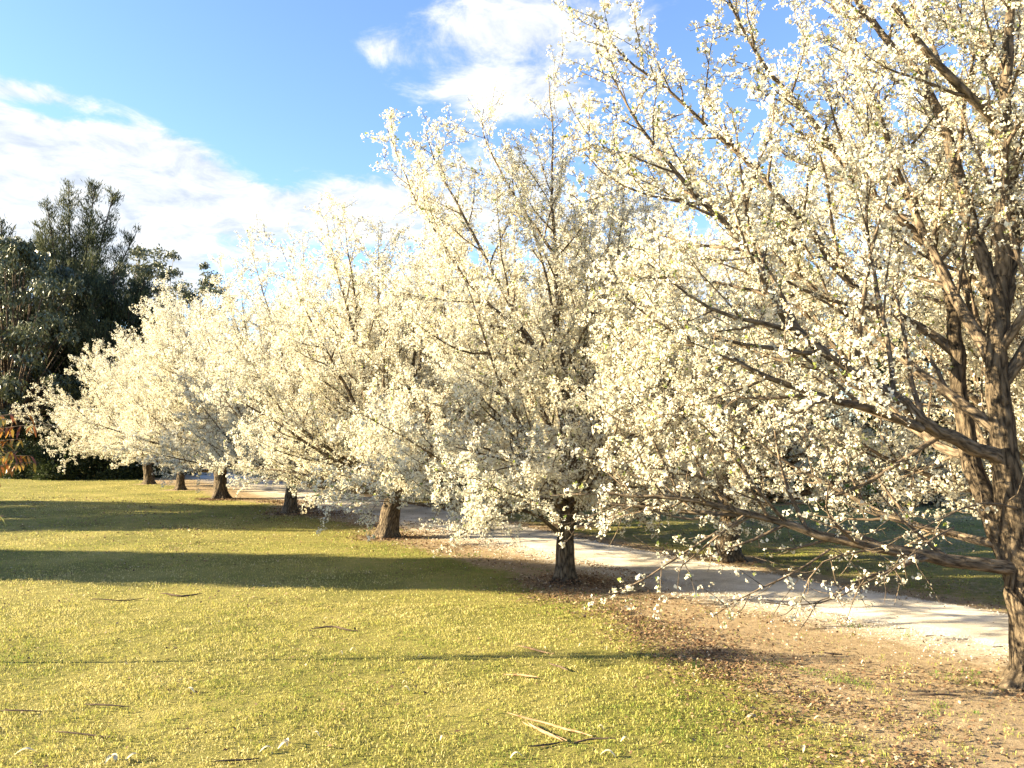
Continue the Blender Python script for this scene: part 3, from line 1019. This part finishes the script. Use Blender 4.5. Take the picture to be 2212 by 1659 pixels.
def conifer(seed, loc, H, stems, label, mat, group=None, spray=9, R=3.0, bare=.1, cat='tree', name='she_oak_tree', ln=(.16, .36), w=.018):
    """upright feathery tree: several rising leaders, each carrying ascending plumes"""
    r = np.random.default_rng(seed)
    root = empty(name, loc)
    tag(root, label, cat, group)
    T = Tubes()
    T.add(np.array([[0, 0, -.2], [.05, 0, H * .2], [.1, .05, H * .5]]), np.array([.32, .26, .2]), 10, .1)
    T.build('trunk', MAT['dark_bark'], root)
    B = Tubes()
    C, D, tone = [], [], []
    for (sx, sy, top) in stems:
        z = np.linspace(H * .3, top, 8)
        t = np.linspace(0, 1, 8)
        L = np.stack([sx * t ** 1.2, sy * t ** 1.2, z], 1)
        B.add(L, np.linspace(.16, .02, 8), 5)
        nb = int(70 * top / H)
        for k in range(nb):
            u = r.uniform(0, 1) ** .85
            zz_ = H * bare + (top - H * bare) * u
            tt = np.clip((zz_ - H * .3) / (top - H * .3), 0, 1)
            p = np.array([sx * tt ** 1.2, sy * tt ** 1.2, zz_])
            a = r.uniform(0, 6.28)
            reach = R * (1 - u) ** .75 * r.uniform(.45, 1.05) + .25
            d = np.array([math.cos(a), math.sin(a), r.uniform(.5, 1.1)])
            n = 6
            pts = [p]
            for q in range(n):
                d = d + np.array([0, 0, .12])
                pts.append(pts[-1] + d / np.linalg.norm(d) * reach / n * 1.3)
            pts = np.array(pts)
            B.add(pts, np.linspace(.035, .008, n + 1), 3)
            m = int(spray * reach * 11) + 20
            s = r.uniform(.15, 1.05, m)
            c = np.stack([np.interp(s, np.linspace(0, 1, n + 1), pts[:, k2]) for k2 in range(3)], 1)
            c += r.normal(size=(m, 3)) * (.10 + .10 * reach * (1 - s[:, None] * .6))
            C.append(c)
            D.append(unit(np.array([d[0], d[1], d[2] + .7]) / 1.5 + r.normal(size=(m, 3)) * .5))
            tone.append(np.full(m, r.normal(.5, .18)) + r.normal(size=m) * .15)
    B.build('branches', MAT['dark_bark'], root)
    C, D, tone = np.concatenate(C), np.concatenate(D), np.concatenate(tone)
    leaf_quads('foliage', C, D, r.uniform(*ln, len(C)), r.uniform(.6, 1.3, len(C)) * w, mat, root, r, tone)
    return root


def gum(seed, loc, H, R, label, group=None, clumps=60, per=160, trunk_h=.45, leaf=.3, w=.045, mat='gum', spread=.75, name='gum_tree', bark='pale_bark', flat=.5, droop=.9, tr=.25):
    """eucalypt: rising crooked limbs ending in separate rounded clumps of drooping leaves"""
    r = np.random.default_rng(seed)
    root = empty(name, loc)
    tag(root, label, 'tree', group)
    T = Tubes()
    z = np.linspace(-.2, H * trunk_h, 9)
    T.add(np.stack([.25 * np.sin(z * .5 + seed), .2 * np.cos(z * .4) - .2, z], 1), np.linspace(tr, tr * .6, 9), 10, .08)
    T.build('trunk', MAT[bark], root)
    top = np.array([.25 * math.sin(H * trunk_h * .5 + seed), .2 * math.cos(H * trunk_h * .4) - .2, H * trunk_h])
    B = Tubes()
    C, D, tone = [], [], []
    for k in range(clumps):
        a = r.uniform(0, 6.28)
        q = math.sqrt(r.uniform(0, 1))
        zc = H * r.uniform(trunk_h * .6, 1.0)
        f = math.sin(math.pi * min(1, max(.12, (zc / H - trunk_h * .5) / (1.05 - trunk_h * .5)))) ** .6
        c = np.array([math.cos(a) * R * q * f, math.sin(a) * R * q * f, zc])
        s0 = top * r.uniform(.55, 1)
        mid = (s0 + c) / 2 + r.normal(size=3) * .3 + np.array([0, 0, -.2])
        n = 7
        t = np.linspace(0, 1, n)[:, None]
        pts = (1 - t) ** 2 * s0 + 2 * t * (1 - t) * mid + t * t * c
        B.add(pts, np.linspace(.05 + .02 * H / 12, .012, n), 4)
        m = int(per * r.uniform(.6, 1.4))
        cs = r.uniform(.5, 1.0) * spread
        o = rand_unit(m, r) * (r.uniform(0, 1, (m, 1)) ** .45) * cs * np.array([1, 1, .62])
        C.append(c + o)
        D.append(unit(np.array([0, 0, -droop]) + rand_unit(m, r) * .8))
        tone.append(np.full(m, r.normal(.5, .15)) + r.normal(size=m) * .18)
    B.build('branches', MAT[bark], root)
    C, D, tone = np.concatenate(C), np.concatenate(D), np.concatenate(tone)
    leaf_quads('foliage', C, D, r.uniform(.6, 1.2, len(C)) * leaf, r.uniform(.6, 1.3, len(C)) * w, MAT[mat], root, r, tone)
    return root


def shrub(seed, loc, rx, ry, h, label, group=None, n=9000, leaf=.16, mat='shrub', name='shrub'):
    r = np.random.default_rng(seed)
    root = empty(name, loc)
    tag(root, label, 'shrub', group)
    B = Tubes()
    for k in range(9):
        a = r.uniform(0, 6.28)
        q = r.uniform(.3, .9)
        B.add(np.array([[0, 0, -.1], [math.cos(a) * rx * q * .4, math.sin(a) * ry * q * .4, h * .45], [math.cos(a) * rx * q, math.sin(a) * ry * q, h * r.uniform(.6, .95)]]), np.array([.05, .035, .012]), 4)
    B.build('stems', MAT['dark_bark'], root)
    lob = rand_unit(26, r)
    lob[:, 2] = np.abs(lob[:, 2])
    k = r.integers(0, 26, n)
    c = lob[k] * .68 + rand_unit(n, r) * (r.uniform(0, 1, (n, 1)) ** .4) * .36
    c = c * np.array([rx, ry, h])
    c[:, 2] = np.abs(c[:, 2])
    D = unit(c / np.array([rx, ry, h]) + rand_unit(n, r) * .9)
    leaf_quads('foliage', c, D, r.uniform(.6, 1.2, n) * leaf, r.uniform(.5, 1, n) * leaf * .3, MAT[mat], root, r, r.normal(.5, .15, 26)[k] + r.normal(size=n) * .15)
    return root


def base_at(px, Yd):
    p = at(px, 945, Yd)
    return Vector((p.x, Yd, tz(p.x, Yd)))


conifer(101, base_at(150, 50), 18.0, [(-.6, 0, 17.8), (.9, .3, 17.9), (2.4, -.4, 17.2), (-2.6, .5, 15.4), (-1.7, -.4, 16.6), (3.4, .6, 15)],
        'tall feathery grey-green she-oak towering above the dark trees behind the hedge', MAT['needle'], R=2.8, spray=11, w=.02)
dark = conifer(105, base_at(235, 47), 12.5, [(0, 0, 12.3), (-2.0, .3, 11.5), (2.0, -.3, 11.2), (.6, 1.6, 10.5), (-.6, -1.6, 10.8)], 'broad blackish evergreen tree directly below the tall feathery she-oak', MAT['dark_needle'], R=3.4, spray=9, bare=.04, name='evergreen_tree', w=.027)
for px, Yd, sc, rz, lb in ((-15, 54, 1.35, 1.9, 'dark pointed evergreen tree behind the glossy gum tree at the hedge'), (90, 49, .9, 3.3, 'blackish evergreen tree between the glossy gum tree and the she-oak'),
                           (330, 55, .9, 4.4, 'blackish evergreen tree under the skyline gum trees')):
    c_ = copy_tree(dark)
    c_.location, c_.rotation_euler, c_.scale = base_at(px, Yd), (0, 0, rz), (sc, sc, sc)
    c_['label'] = lb
gum(111, base_at(25, 45.5), 13.0, 4.6, 'glossy-leaved gum tree with pale crooked branches at the lawn edge', clumps=130, per=190, trunk_h=.25, leaf=.32, w=.05, spread=1.1, bark='stick')
GF = 'gum trees on the skyline behind the pear blossom'
for px, Yd, H_, R_, sd, lb, cl in ((290, 62, 16.6, 3.2, 121, 'dark gum tree on the skyline touching the feathery she-oak', 40), (345, 66, 17.4, 2.6, 123, 'airy gum tree on the skyline with a pair of round leaf clumps', 26),
                                  (385, 70, 17.0, 3.0, 125, 'bushy gum tree on the skyline just above the white blossom', 34), (432, 74, 18.4, 2.2, 127, 'slim gum tree on the skyline with one raised leaf tuft', 16),
                                  (462, 76, 18.4, 1.8, 129, 'small gum tree on the skyline peeping over the row of white blossom', 16)):
    gum(sd, base_at(px, Yd), H_, R_, lb, GF, clumps=cl, per=170, trunk_h=.5, leaf=.3, w=.06, spread=.95, mat='gum', droop=.5, tr=.2)
GH = 'dark hedge shrubs along the far lawn edge'
for k, (px, Yd, rx, h, lb) in enumerate(((85, 44.0, 2.2, 2.2, 'dark green hedge shrub beside the orange-leaved sapling'), (150, 43.6, 2.3, 1.9, 'low dark hedge shrub under the slanting pear limb'), (215, 44, 2.4, 2.3, 'tall dark hedge shrub in the middle of the hedge'),
                                        (285, 45, 2.3, 2.0, 'dark hedge shrub behind the last pear trunk'), (20, 45, 2.4, 2.6, 'dark hedge shrub at the foot of the glossy gum tree'), (350, 47, 2.6, 2.4, 'dark hedge shrub where the gravel path ends'))):
    shrub(140 + k, base_at(px, Yd), rx, 1.6, h, lb, GH, n=7000)
GB = 'dark woodland trees behind the second pear row'
wood = gum(151, Vector((6, 44, tz(6, 44))), 9.0, 5.0, 'x', GB, clumps=60, per=150, trunk_h=.22, leaf=.4, w=.09, spread=1.3, mat='shrub', bark='dark_bark', name='woodland_tree')
wl = ['dark woodland tree seen between the slim trunk and the trunk beyond the path', 'dark woodland tree behind the trunk seen under the low limb', 'dark woodland tree directly behind the yellow-green shrub',
      'dark woodland tree behind the forked trunk at the wood edge', 'dark woodland tree behind the gravel bend', 'dark woodland tree behind the thickest pear trunk', 'dark woodland tree at the far right end of the wood']
for k, (x_, y_, s_, a_) in enumerate(((4, 40, 1, 0), (12, 37, 1.1, 1.2), (19, 35, 1.0, 2.2), (27, 32, 1.1, 3.0), (-11, 58, 1.15, 4.1), (-3, 48, 1.05, 5), (35, 36, 1.2, 2.6))):
    o = wood if k == 0 else copy_tree(wood)
    o.location = (x_, y_, tz(x_, y_))
    o.rotation_euler = (0, 0, a_)
    o.scale = (s_, s_, s_)
    o['label'] = wl[k]
shrub(160, base_at(1835, 27), 1.5, 1.2, 2.4, 'sunlit yellow-green shrub beyond the path under the pear branches', None, n=5000, leaf=.14, mat='young', name='shrub')
GU = 'low scrub in front of the woodland trees'
for k, (px, Yd, rx, h, lb) in enumerate(((1320, 33, 2.6, 1.7, 'low dark scrub bush behind the slim pear trunk'), (1480, 31, 2.6, 1.6, 'low dark scrub bush beside the trunk under the low limb'), (1660, 29, 2.6, 1.8, 'low dark scrub bush between that trunk and the yellow-green shrub'),
                                        (2000, 27, 2.8, 1.8, 'low dark scrub bush seen past the forked trunk'), (1100, 37, 2.8, 1.8, 'low dark scrub bush past the thickest pear trunk'), (900, 42, 3, 2, 'low dark scrub bush beyond the gravel bend'))):
    shrub(170 + k, base_at(px, Yd), rx, 1.4, h, lb, GU, n=6000, leaf=.17)

# trees that stand left of the view and throw the long bands of shade over the lawn
GS = 'shade trees at the left edge of the lawn'
conifer(181, Vector((-26, 14.0, 0)), 9.8, [(0, -2.7, 9.7), (.6, -1.3, 8.2), (-.5, 0, 7.2), (.2, -3.3, 9.5)], 'leaning dark evergreen tree left of the lawn throwing the front band of shade', MAT['dark_needle'], GS, R=1.4, spray=7, bare=.25, name='evergreen_tree', w=.13, ln=(.3, .6))
gum(183, Vector((-30, 23.2, 0)), 9.6, 4.2, 'wide dark gum tree left of the lawn throwing the rear band of shade', GS, clumps=110, per=150, trunk_h=.28, leaf=.5, w=.12, spread=1.4)


# ------------------------------------------------------------------ young gum with orange leaves at the left edge
def sapling():
    r = np.random.default_rng(200)
    Yd = 8.2
    p0 = at(-150, 945, Yd)
    root = empty('gum_sapling', Vector((p0.x, Yd, tz(p0.x, Yd))))
    tag(root, 'young gum sapling with orange and olive drooping leaves at the lawn edge', 'sapling')
    b = root.location
    T = Tubes()
    T.add(np.array([[0, 0, -.1], [.05, 0, .8], [.02, .05, 1.6], [.12, 0, 2.3], [.2, .05, 2.5]]), np.array([.02, .017, .013, .009, .004]), 7)
    T.build('trunk', MAT['stick'], root)
    ends = [(60, 895, .0), (85, 920, -.1), (30, 925, .1), (15, 905, -.2), (55, 950, .2), (40, 975, -.1), (20, 985, .2), (70, 985, .0), (85, 1000, -.1), (25, 1010, .1), (5, 960, -.2), (-10, 930, .3), (-30, 980, 0), (10, 1115, -.1), (-20, 1090, 0), (-5, 1030, .2),
            (-80, 920, .3), (-120, 900, -.3), (-160, 920, .4), (-220, 940, .1), (-250, 980, -.3), (-200, 1010, .3), (-100, 960, -.4), (-180, 900, .1)]
    B = Tubes()
    V, tone = [], []
    for (px, py, dy) in ends:
        e_ = np.array(at(px, py, Yd + dy) - b)
        s0 = np.array([.08, 0, max(.7, min(2.4, e_[2] - .35))])
        t = np.linspace(0, 1, 7)[:, None]
        mid = (s0 + e_) / 2 + np.array([0, 0, .22])
        pts = (1 - t) ** 2 * s0 + 2 * t * (1 - t) * mid + t * t * e_
        B.add(pts, np.linspace(.009, .003, 7), 4)
        for q in range(r.integers(16, 24)):
            u = r.uniform(.4, 1.0)
            c = np.array([np.interp(u, t[:, 0], pts[:, k]) for k in range(3)])
            h = r.uniform(0, 6.28)
            d = np.array([math.cos(h) * .75, math.sin(h) * .75, r.uniform(-.4, .5)])
            ln = r.uniform(.09, .16)
            s = np.cross(d, [0, 0, 1.0])
            s /= np.linalg.norm(s)
            rows = []
            cur = c.copy()
            for k, wv in enumerate((.003, .011, .014, .010, .001)):
                rows.append(cur - s * wv)
                rows.append(cur + s * wv)
                d = d + np.array([0, 0, -.42])
                cur = cur + d / np.linalg.norm(d) * ln / 4
            V.append(np.array(rows))
            tone.append(np.clip(r.normal(.5, .28) + (.25 if py > 1050 else 0), 0, 1))
    B.build('branches', MAT['stick'], root)
    m = len(V)
    f = np.array([[2 * k, 2 * k + 1, 2 * k + 3, 2 * k + 2] for k in range(4)])
    I = np.arange(m)[:, None, None] * 10 + f[None]
    o = mesh_np('foliage', np.concatenate(V), 4, I, MAT['red_leaf'], root, smooth=True)
    set_rand(o, 10, np.array(tone))
    tag(o, kind='stuff')


sapling()


# ------------------------------------------------------------------ grass, litter, gravel
def in_view(x, y, mx=1.06):
    return np.abs(x) < (.625 * y * mx + .6)


def scatter(nc, ylo, yhi, r):
    """points even over the seen wedge between two depths"""
    y = np.sqrt(r.uniform(ylo ** 2, yhi ** 2, nc))
    x = r.uniform(-1, 1, nc) * (.625 * y * 1.08 + .8)
    return x, y


def grass():
    r = np.random.default_rng(301)
    XS, YS, SC_ = [], [], []
    for ylo, yhi, n, s in ((4.6, 7.5, 115000, .95), (7.5, 11, 105000, 1.1), (11, 17, 65000, 1.5), (17, 30, 55000, 2.2), (30, 44, 22000, 3.2)):
        x, y = scatter(n, ylo, yhi, r)
        XS.append(x); YS.append(y); SC_.append(np.full(n, s))
    x, y, s = np.concatenate(XS), np.concatenate(YS), np.concatenate(SC_)
    dirt, sand, dn, df, dl = masks(x, y)
    tuft = wave(x * 3.1, y * 3.1, 4.0) * .5 + wave(x * 11.3, y * 11.3, 2.5) * .6 + wave(x * 23., y * 23., 6.5) * .4
    dens = np.clip(.85 - .95 * dirt + .55 * tuft, .03, 1) * np.where((dn > -.1) & (df < .05), 0.0, 1.0) * (1 - np.clip(sand * 1.2, 0, 1))
    patch = (dirt > .6) & (wave(x * 1.7, y * 1.7, 7.7) + .5 * wave(x * 5, y * 5, 1) > .62) & (dn < -.25)
    dens = np.where(patch, .7, dens)
    k = r.random(len(x)) < dens
    x, y, s, dirt, tuft, patch = x[k], y[k], s[k], dirt[k], tuft[k], patch[k]
    n = len(x)
    z = terrain(x, y) - .004
    h = r.uniform(.010, .034, n) * (.75 + .35 * s) * np.clip(1 + .7 * tuft, .3, 2.2)
    w = r.uniform(.0022, .0046, n) * s
    a = r.uniform(0, 6.28, n)
    lean = r.uniform(.1, .95, n)
    b0 = r.uniform(0, 6.28, n)
    P = np.stack([x, y, z], 1)
    S = np.stack([np.cos(a), np.sin(a), np.zeros(n)], 1) * w[:, None]
    Ld = np.stack([np.cos(b0), np.sin(b0), np.zeros(n)], 1)
    mid = P + np.stack([Ld[:, 0] * lean * h * .3, Ld[:, 1] * lean * h * .3, h * .6], 1)
    tip = P + np.stack([Ld[:, 0] * lean * h, Ld[:, 1] * lean * h, h * (1 - .35 * lean)], 1)
    V = np.stack([P - S * .5, mid + S, tip, mid - S], 1)
    o = mesh_np('grass', V.reshape(-1, 3), 4, np.arange(n * 4), MAT['grass'])
    dry = .56 + .26 * wave(x * .55, y * .55, 3.3) + .14 * wave(x * 1.9, y * 1.9, .7) + .16 * wave(x * 8.7, y * 8.7, 5.7) - .10 * np.clip((y - 6) / 8, 0, 1) - .10 * np.clip((x + 1) / 5, -1, 1) + r.normal(size=n) * .16 - .35 * patch
    set_rand(o, 4, np.clip(dry, 0, 1))
    tag(o, 'short yellow and green grass blades covering the lawn', 'grass', kind='stuff')


grass()


def flat_leaf_mesh(x, y, z, ln, wd, r, curl=.35):
    n = len(x)
    a = r.uniform(0, 6.28, n)
    d = np.stack([np.cos(a), np.sin(a), r.normal(size=n) * curl], 1)
    d = unit(d)
    s = np.stack([-np.sin(a), np.cos(a), r.normal(size=n) * curl], 1)
    s = unit(s)
    c = np.stack([x, y, z], 1)
    ln, wd = ln[:, None], wd[:, None]
    up = np.array([0, 0, 1.0])
    V = np.stack([c - d * ln, c + s * wd + up * wd * .5, c + d * ln + up * ln * .15, c - s * wd + up * wd * .4], 1)
    zmin = terrain(V[..., 0], V[..., 1])
    V[..., 2] = np.maximum(V[..., 2], zmin + .002)
    return V


def litter():
    r = np.random.default_rng(311)
    x, y = scatter(560000, 4.6, 30, r)
    dirt, sand, dn, df, dl = masks(x, y)
    cl = wave(x * 1.6, y * 1.6, 5.0) + .5 * wave(x * 4.2, y * 4.2, 8.0)
    dens = .03 * np.clip(.6 + 1.5 * cl, .1, 2.5) + .30 * np.clip(dirt * 1.1 - .1, 0, 1) * np.clip(.45 + cl, 0, 1.3)
    edge = np.exp(-((dl + .1) / .55) ** 2) * (y < 12)
    dens += .9 * edge * np.clip(.35 + cl, 0, 1)
    for k, p in TREE_ROW.items():
        d = np.hypot(x - p.x, y - p.y)
        dens += .8 * np.exp(-(d / .6) ** 2)
    dens *= np.where((dn > 0) & (df < 0), .03, 1) * np.where(df > 0, .5, 1)
    k = (r.random(len(x)) < dens)
    x, y = x[k], y[k]
    # mound round the slim trunk
    pb = TREE_ROW['B']
    m = 1500
    q = np.abs(r.normal(size=m)) * .42
    a = r.uniform(0, 6.28, m)
    x = np.concatenate([x, pb.x + .02 + q * np.cos(a) * 1.25])
    y = np.concatenate([y, pb.y + q * np.sin(a)])
    # drift of leaves along the edge of the grass
    m = 9000
    E = LAWN_EDGE[(LAWN_EDGE[:, 1] > 4.5) & (LAWN_EDGE[:, 1] < 10.5)]
    e = E[r.integers(0, len(E), m)] + r.normal(size=(m, 2)) * np.array([.34, .42])
    k = r.random(m) < np.clip(.55 + .7 * wave(e[:, 0] * 3.3, e[:, 1] * 3.3, 9.0), .05, 1)
    x, y = np.concatenate([x, e[k, 0]]), np.concatenate([y, e[k, 1]])
    n = len(x)
    d = np.hypot(x - pb.x, y - pb.y)
    z = terrain(x, y) + .006 + r.uniform(0, .02, n) + .10 * np.exp(-(d / .38) ** 2) * r.uniform(.3, 1, n)
    sc = 1 + .05 * np.clip(y - 8, 0, 20)
    V = flat_leaf_mesh(x, y, z, r.uniform(.009, .026, n) * sc, r.uniform(.006, .015, n) * sc, r)
    o = mesh_np('fallen_leaves', V.reshape(-1, 3), 4, np.arange(n * 4), MAT['litter'])
    set_rand(o, 4, np.clip(r.normal(.5, .28, n), 0, 1))
    tag(o, 'small brown dead leaves strewn over the soil and grass', 'leaves', kind='stuff')


litter()


def gravel():
    r = np.random.default_rng(321)
    x, y = scatter(240000, 7.0, 26, r)
    dirt, sand, dn, df, dl = masks(x, y)
    dens = np.where((dn > 0) & (df < 0), .85, 0) + .75 * np.exp(-np.clip(-dn, 0, 9) / .45) * (dn <= 0) + .4 * np.exp(-np.clip(df, 0, 9) / .1) * (df >= 0)
    k = r.random(len(x)) < dens
    x, y = x[k], y[k]
    n = len(x)
    s = r.uniform(.004, .014, n) * (1 + .04 * np.clip(y - 9, 0, 20))
    z = terrain(x, y) + .012
    base = np.array([[1, 0, -.3], [-.5, .87, -.3], [-.5, -.87, -.3], [.1, .1, .7]])
    V = base[None] * s[:, None, None] * r.uniform(.7, 1.3, (n, 4, 1))
    a = r.uniform(0, 6.28, n)
    ca, sa = np.cos(a)[:, None], np.sin(a)[:, None]
    V = np.stack([V[..., 0] * ca - V[..., 1] * sa + x[:, None], V[..., 0] * sa + V[..., 1] * ca + y[:, None], V[..., 2] + z[:, None]], -1)
    f = np.array([[0, 1, 3], [1, 2, 3], [2, 0, 3]])
    o = mesh_np('gravel', V.reshape(-1, 3), 3, np.arange(n)[:, None, None] * 4 + f[None], MAT['stone'])
    set_rand(o, 4, np.clip(r.normal(.6, .25, n), 0, 1))
    tag(o, 'pale loose gravel stones lying on the path', 'gravel', kind='stuff')


gravel()


# ------------------------------------------------------------------ sticks, bark strips, single pale leaves
def strip(pix, w, label, mat, name, cat, group, flat=True):
    P = np.array([list(gnd(*q)) for q in pix])
    for q in P: q[2] = tz(q[0], q[1]) + .022
    t = np.concatenate([[0], np.cumsum(np.linalg.norm(np.diff(P, axis=0), axis=1))])
    n = max(6, int(t[-1] / .05))
    s = np.linspace(0, t[-1], n)
    Q = np.stack([np.interp(s, t, P[:, k]) for k in range(3)], 1)
    rr = np.random.default_rng(int(pix[0][0] * 7 + pix[0][1]))
    Q[:, :2] += np.cumsum(rr.normal(size=(n, 2)) * .003, 0)
    Q[:, 2] += .010 * np.sin(s * 9 + pix[0][0])
    T = Tubes()
    T.add(Q, w * (1 - .75 * np.abs(np.linspace(-1, 1, n)) ** 3) + .001, 5)
    o = T.build(name, MAT[mat])
    tag(o, label, cat, group)
    return o


GK = 'shed bark strips on the grass'
strip([(1140, 1576), (1180, 1596), (1222, 1617)], .012, 'pale straight bark strip lying on grass beside the long reddish strip', 'strip', 'bark_strip', 'bark', GK)
strip([(1128, 1572), (1175, 1590), (1215, 1618)], .007, 'thin pale bark sliver lying against the pale straight strip', 'strip', 'bark_strip', 'bark', GK)
strip([(1095, 1555), (1130, 1563), (1170, 1570), (1220, 1590), (1275, 1606)], .008, 'long reddish curved bark strip on the grass', 'strip', 'bark_strip', 'bark', GK)
strip([(1085, 1465), (1120, 1468), (1160, 1478)], .009, 'short reddish bark strip on the shaded grass', 'strip', 'bark_strip', 'bark', GK)
strip([(1120, 1405), (1160, 1412), (1190, 1418)], .009, 'reddish bark strip beside the bent twig', 'strip', 'bark_strip', 'bark', GK)
GT = 'dry sticks on the lawn'
for pix, w, lb in (([(347, 1287), (390, 1290), (436, 1287)], .012, 'dark straight stick at the edge of the shade band'), ([(195, 1299), (250, 1301), (312, 1297)], .007, 'thin dark stick next to the straight one at the shade edge'),
                   ([(672, 1362), (720, 1360), (755, 1366), (772, 1366)], .010, 'knobbly dark stick on the sunlit lawn'), ([(182, 1526), (230, 1530), (280, 1530)], .006, 'thin brown stick on the yellow grass'),
                   ([(1185, 1440), (1210, 1448), (1225, 1460)], .008, 'bent dark twig at the end of the reddish strip'), ([(1230, 1618), (1275, 1610), (1330, 1614)], .006, 'thin dark twig beyond the end of the long reddish strip'),
                   ([(1140, 1628), (1180, 1620), (1222, 1614)], .006, 'thin dark twig meeting the pale straight strip'), ([(1780, 1420), (1800, 1421), (1822, 1420)], .008, 'short dark stick on the bare soil'),
                   ([(1960, 1512), (2010, 1515), (2080, 1512)], .007, 'long brown stick on bare soil near the forked trunk'), ([(455, 1655), (500, 1650), (560, 1646)], .006, 'dark twig among pale leaves on the lawn'),
                   ([(0, 1540), (40, 1543), (90, 1542)], .006, 'straight brown twig on the brightest grass'), ([(120, 1588), (180, 1592), (260, 1596)], .006, 'slightly curved brown twig on the lawn')):
    strip(pix, w, lb, 'stick', 'dry_stick', 'stick', GT)


def pale_leaf(px, py, ln, ang, sd):
    r = np.random.default_rng(sd)
    p = gnd(px, py)
    rows = []
    nseg = 6
    cx, cy, a = 0.0, 0.0, ang
    for k in range(nseg + 1):
        t = k / nseg
        w = ln * .13 * math.sin(math.pi * (.06 + .9 * t)) + .001
        zz = .012 + .03 * math.sin(math.pi * t)
        sx, sy = -math.sin(a), math.cos(a)
        rows += [(cx - sx * w, cy - sy * w, zz + w * .5), (cx, cy, zz), (cx + sx * w, cy + sy * w, zz + w * .5)]
        cx += math.cos(a) * ln / nseg
        cy += math.sin(a) * ln / nseg
        a += r.uniform(-.05, .25)
    f = []
    for k in range(nseg):
        for j in (0, 1):
            b = k * 3 + j
            f += [b, b + 1, b + 4, b + 3]
    o = mesh_np('gum_leaf', np.array(rows), 4, f, MAT['cream_leaf'], smooth=True)
    set_rand(o, 3, r.random(nseg + 1))
    o.location = (p.x, p.y, tz(p.x, p.y))
    tag(o, 'curled cream fallen gum leaf lying on the grass', 'leaf', 'cream fallen gum leaves on the lawn')


for k, (px, py, ln, an) in enumerate(((1330, 1650, .11, 2.6), (1130, 1648, .09, 3.0), (1340, 1617, .08, .3), (1305, 1590, .06, 2.4), (885, 1500, .09, 2.5), (868, 1485, .05, .1), (420, 1500, .11, 2.7), (620, 1620, .11, 1.9), (560, 1632, .10, .3), (600, 1625, .12, .8),
                                      (250, 1652, .13, 2.1), (225, 1655, .12, 1.2), (270, 1648, .11, .6), (30, 1635, .14, .4), (740, 1418, .06, 2.2), (770, 1410, .07, 2.9), (1250, 1402, .05, .5), (915, 1428, .06, 2.8), (1310, 1410, .05, 1.3),
                                      (1780, 1568, .08, 2.5), (1735, 1640, .09, 1.0), (1860, 1440, .06, .4), (1500, 1470, .06, 1.7), (690, 1600, .07, 2.4), (950, 1610, .05, .9))):
    pale_leaf(px, py, ln, an, 400 + k)


def sprout():
    p = gnd(1503, 1452)
    r = np.random.default_rng(500)
    root = empty('bulb_sprout', Vector((p.x, p.y, tz(p.x, p.y))))
    tag(root, 'small tuft of upright green bulb leaves in the dead leaves', 'plant')
    for k in range(5):
        x, y = r.normal(size=2) * .012
        h = r.uniform(.09, .15)
        lx = r.normal() * .03
        V = [(x - .005, y, -.01), (x + .005, y, -.01), (x + .005 + lx * .5, y, h * .6), (x + lx, y, h), (x - .005 + lx * .5, y, h * .6)]
        o = mesh_np('leaf', V, 5, range(5), MAT['young'], root)
        set_rand(o, 5, [.2])


sprout()
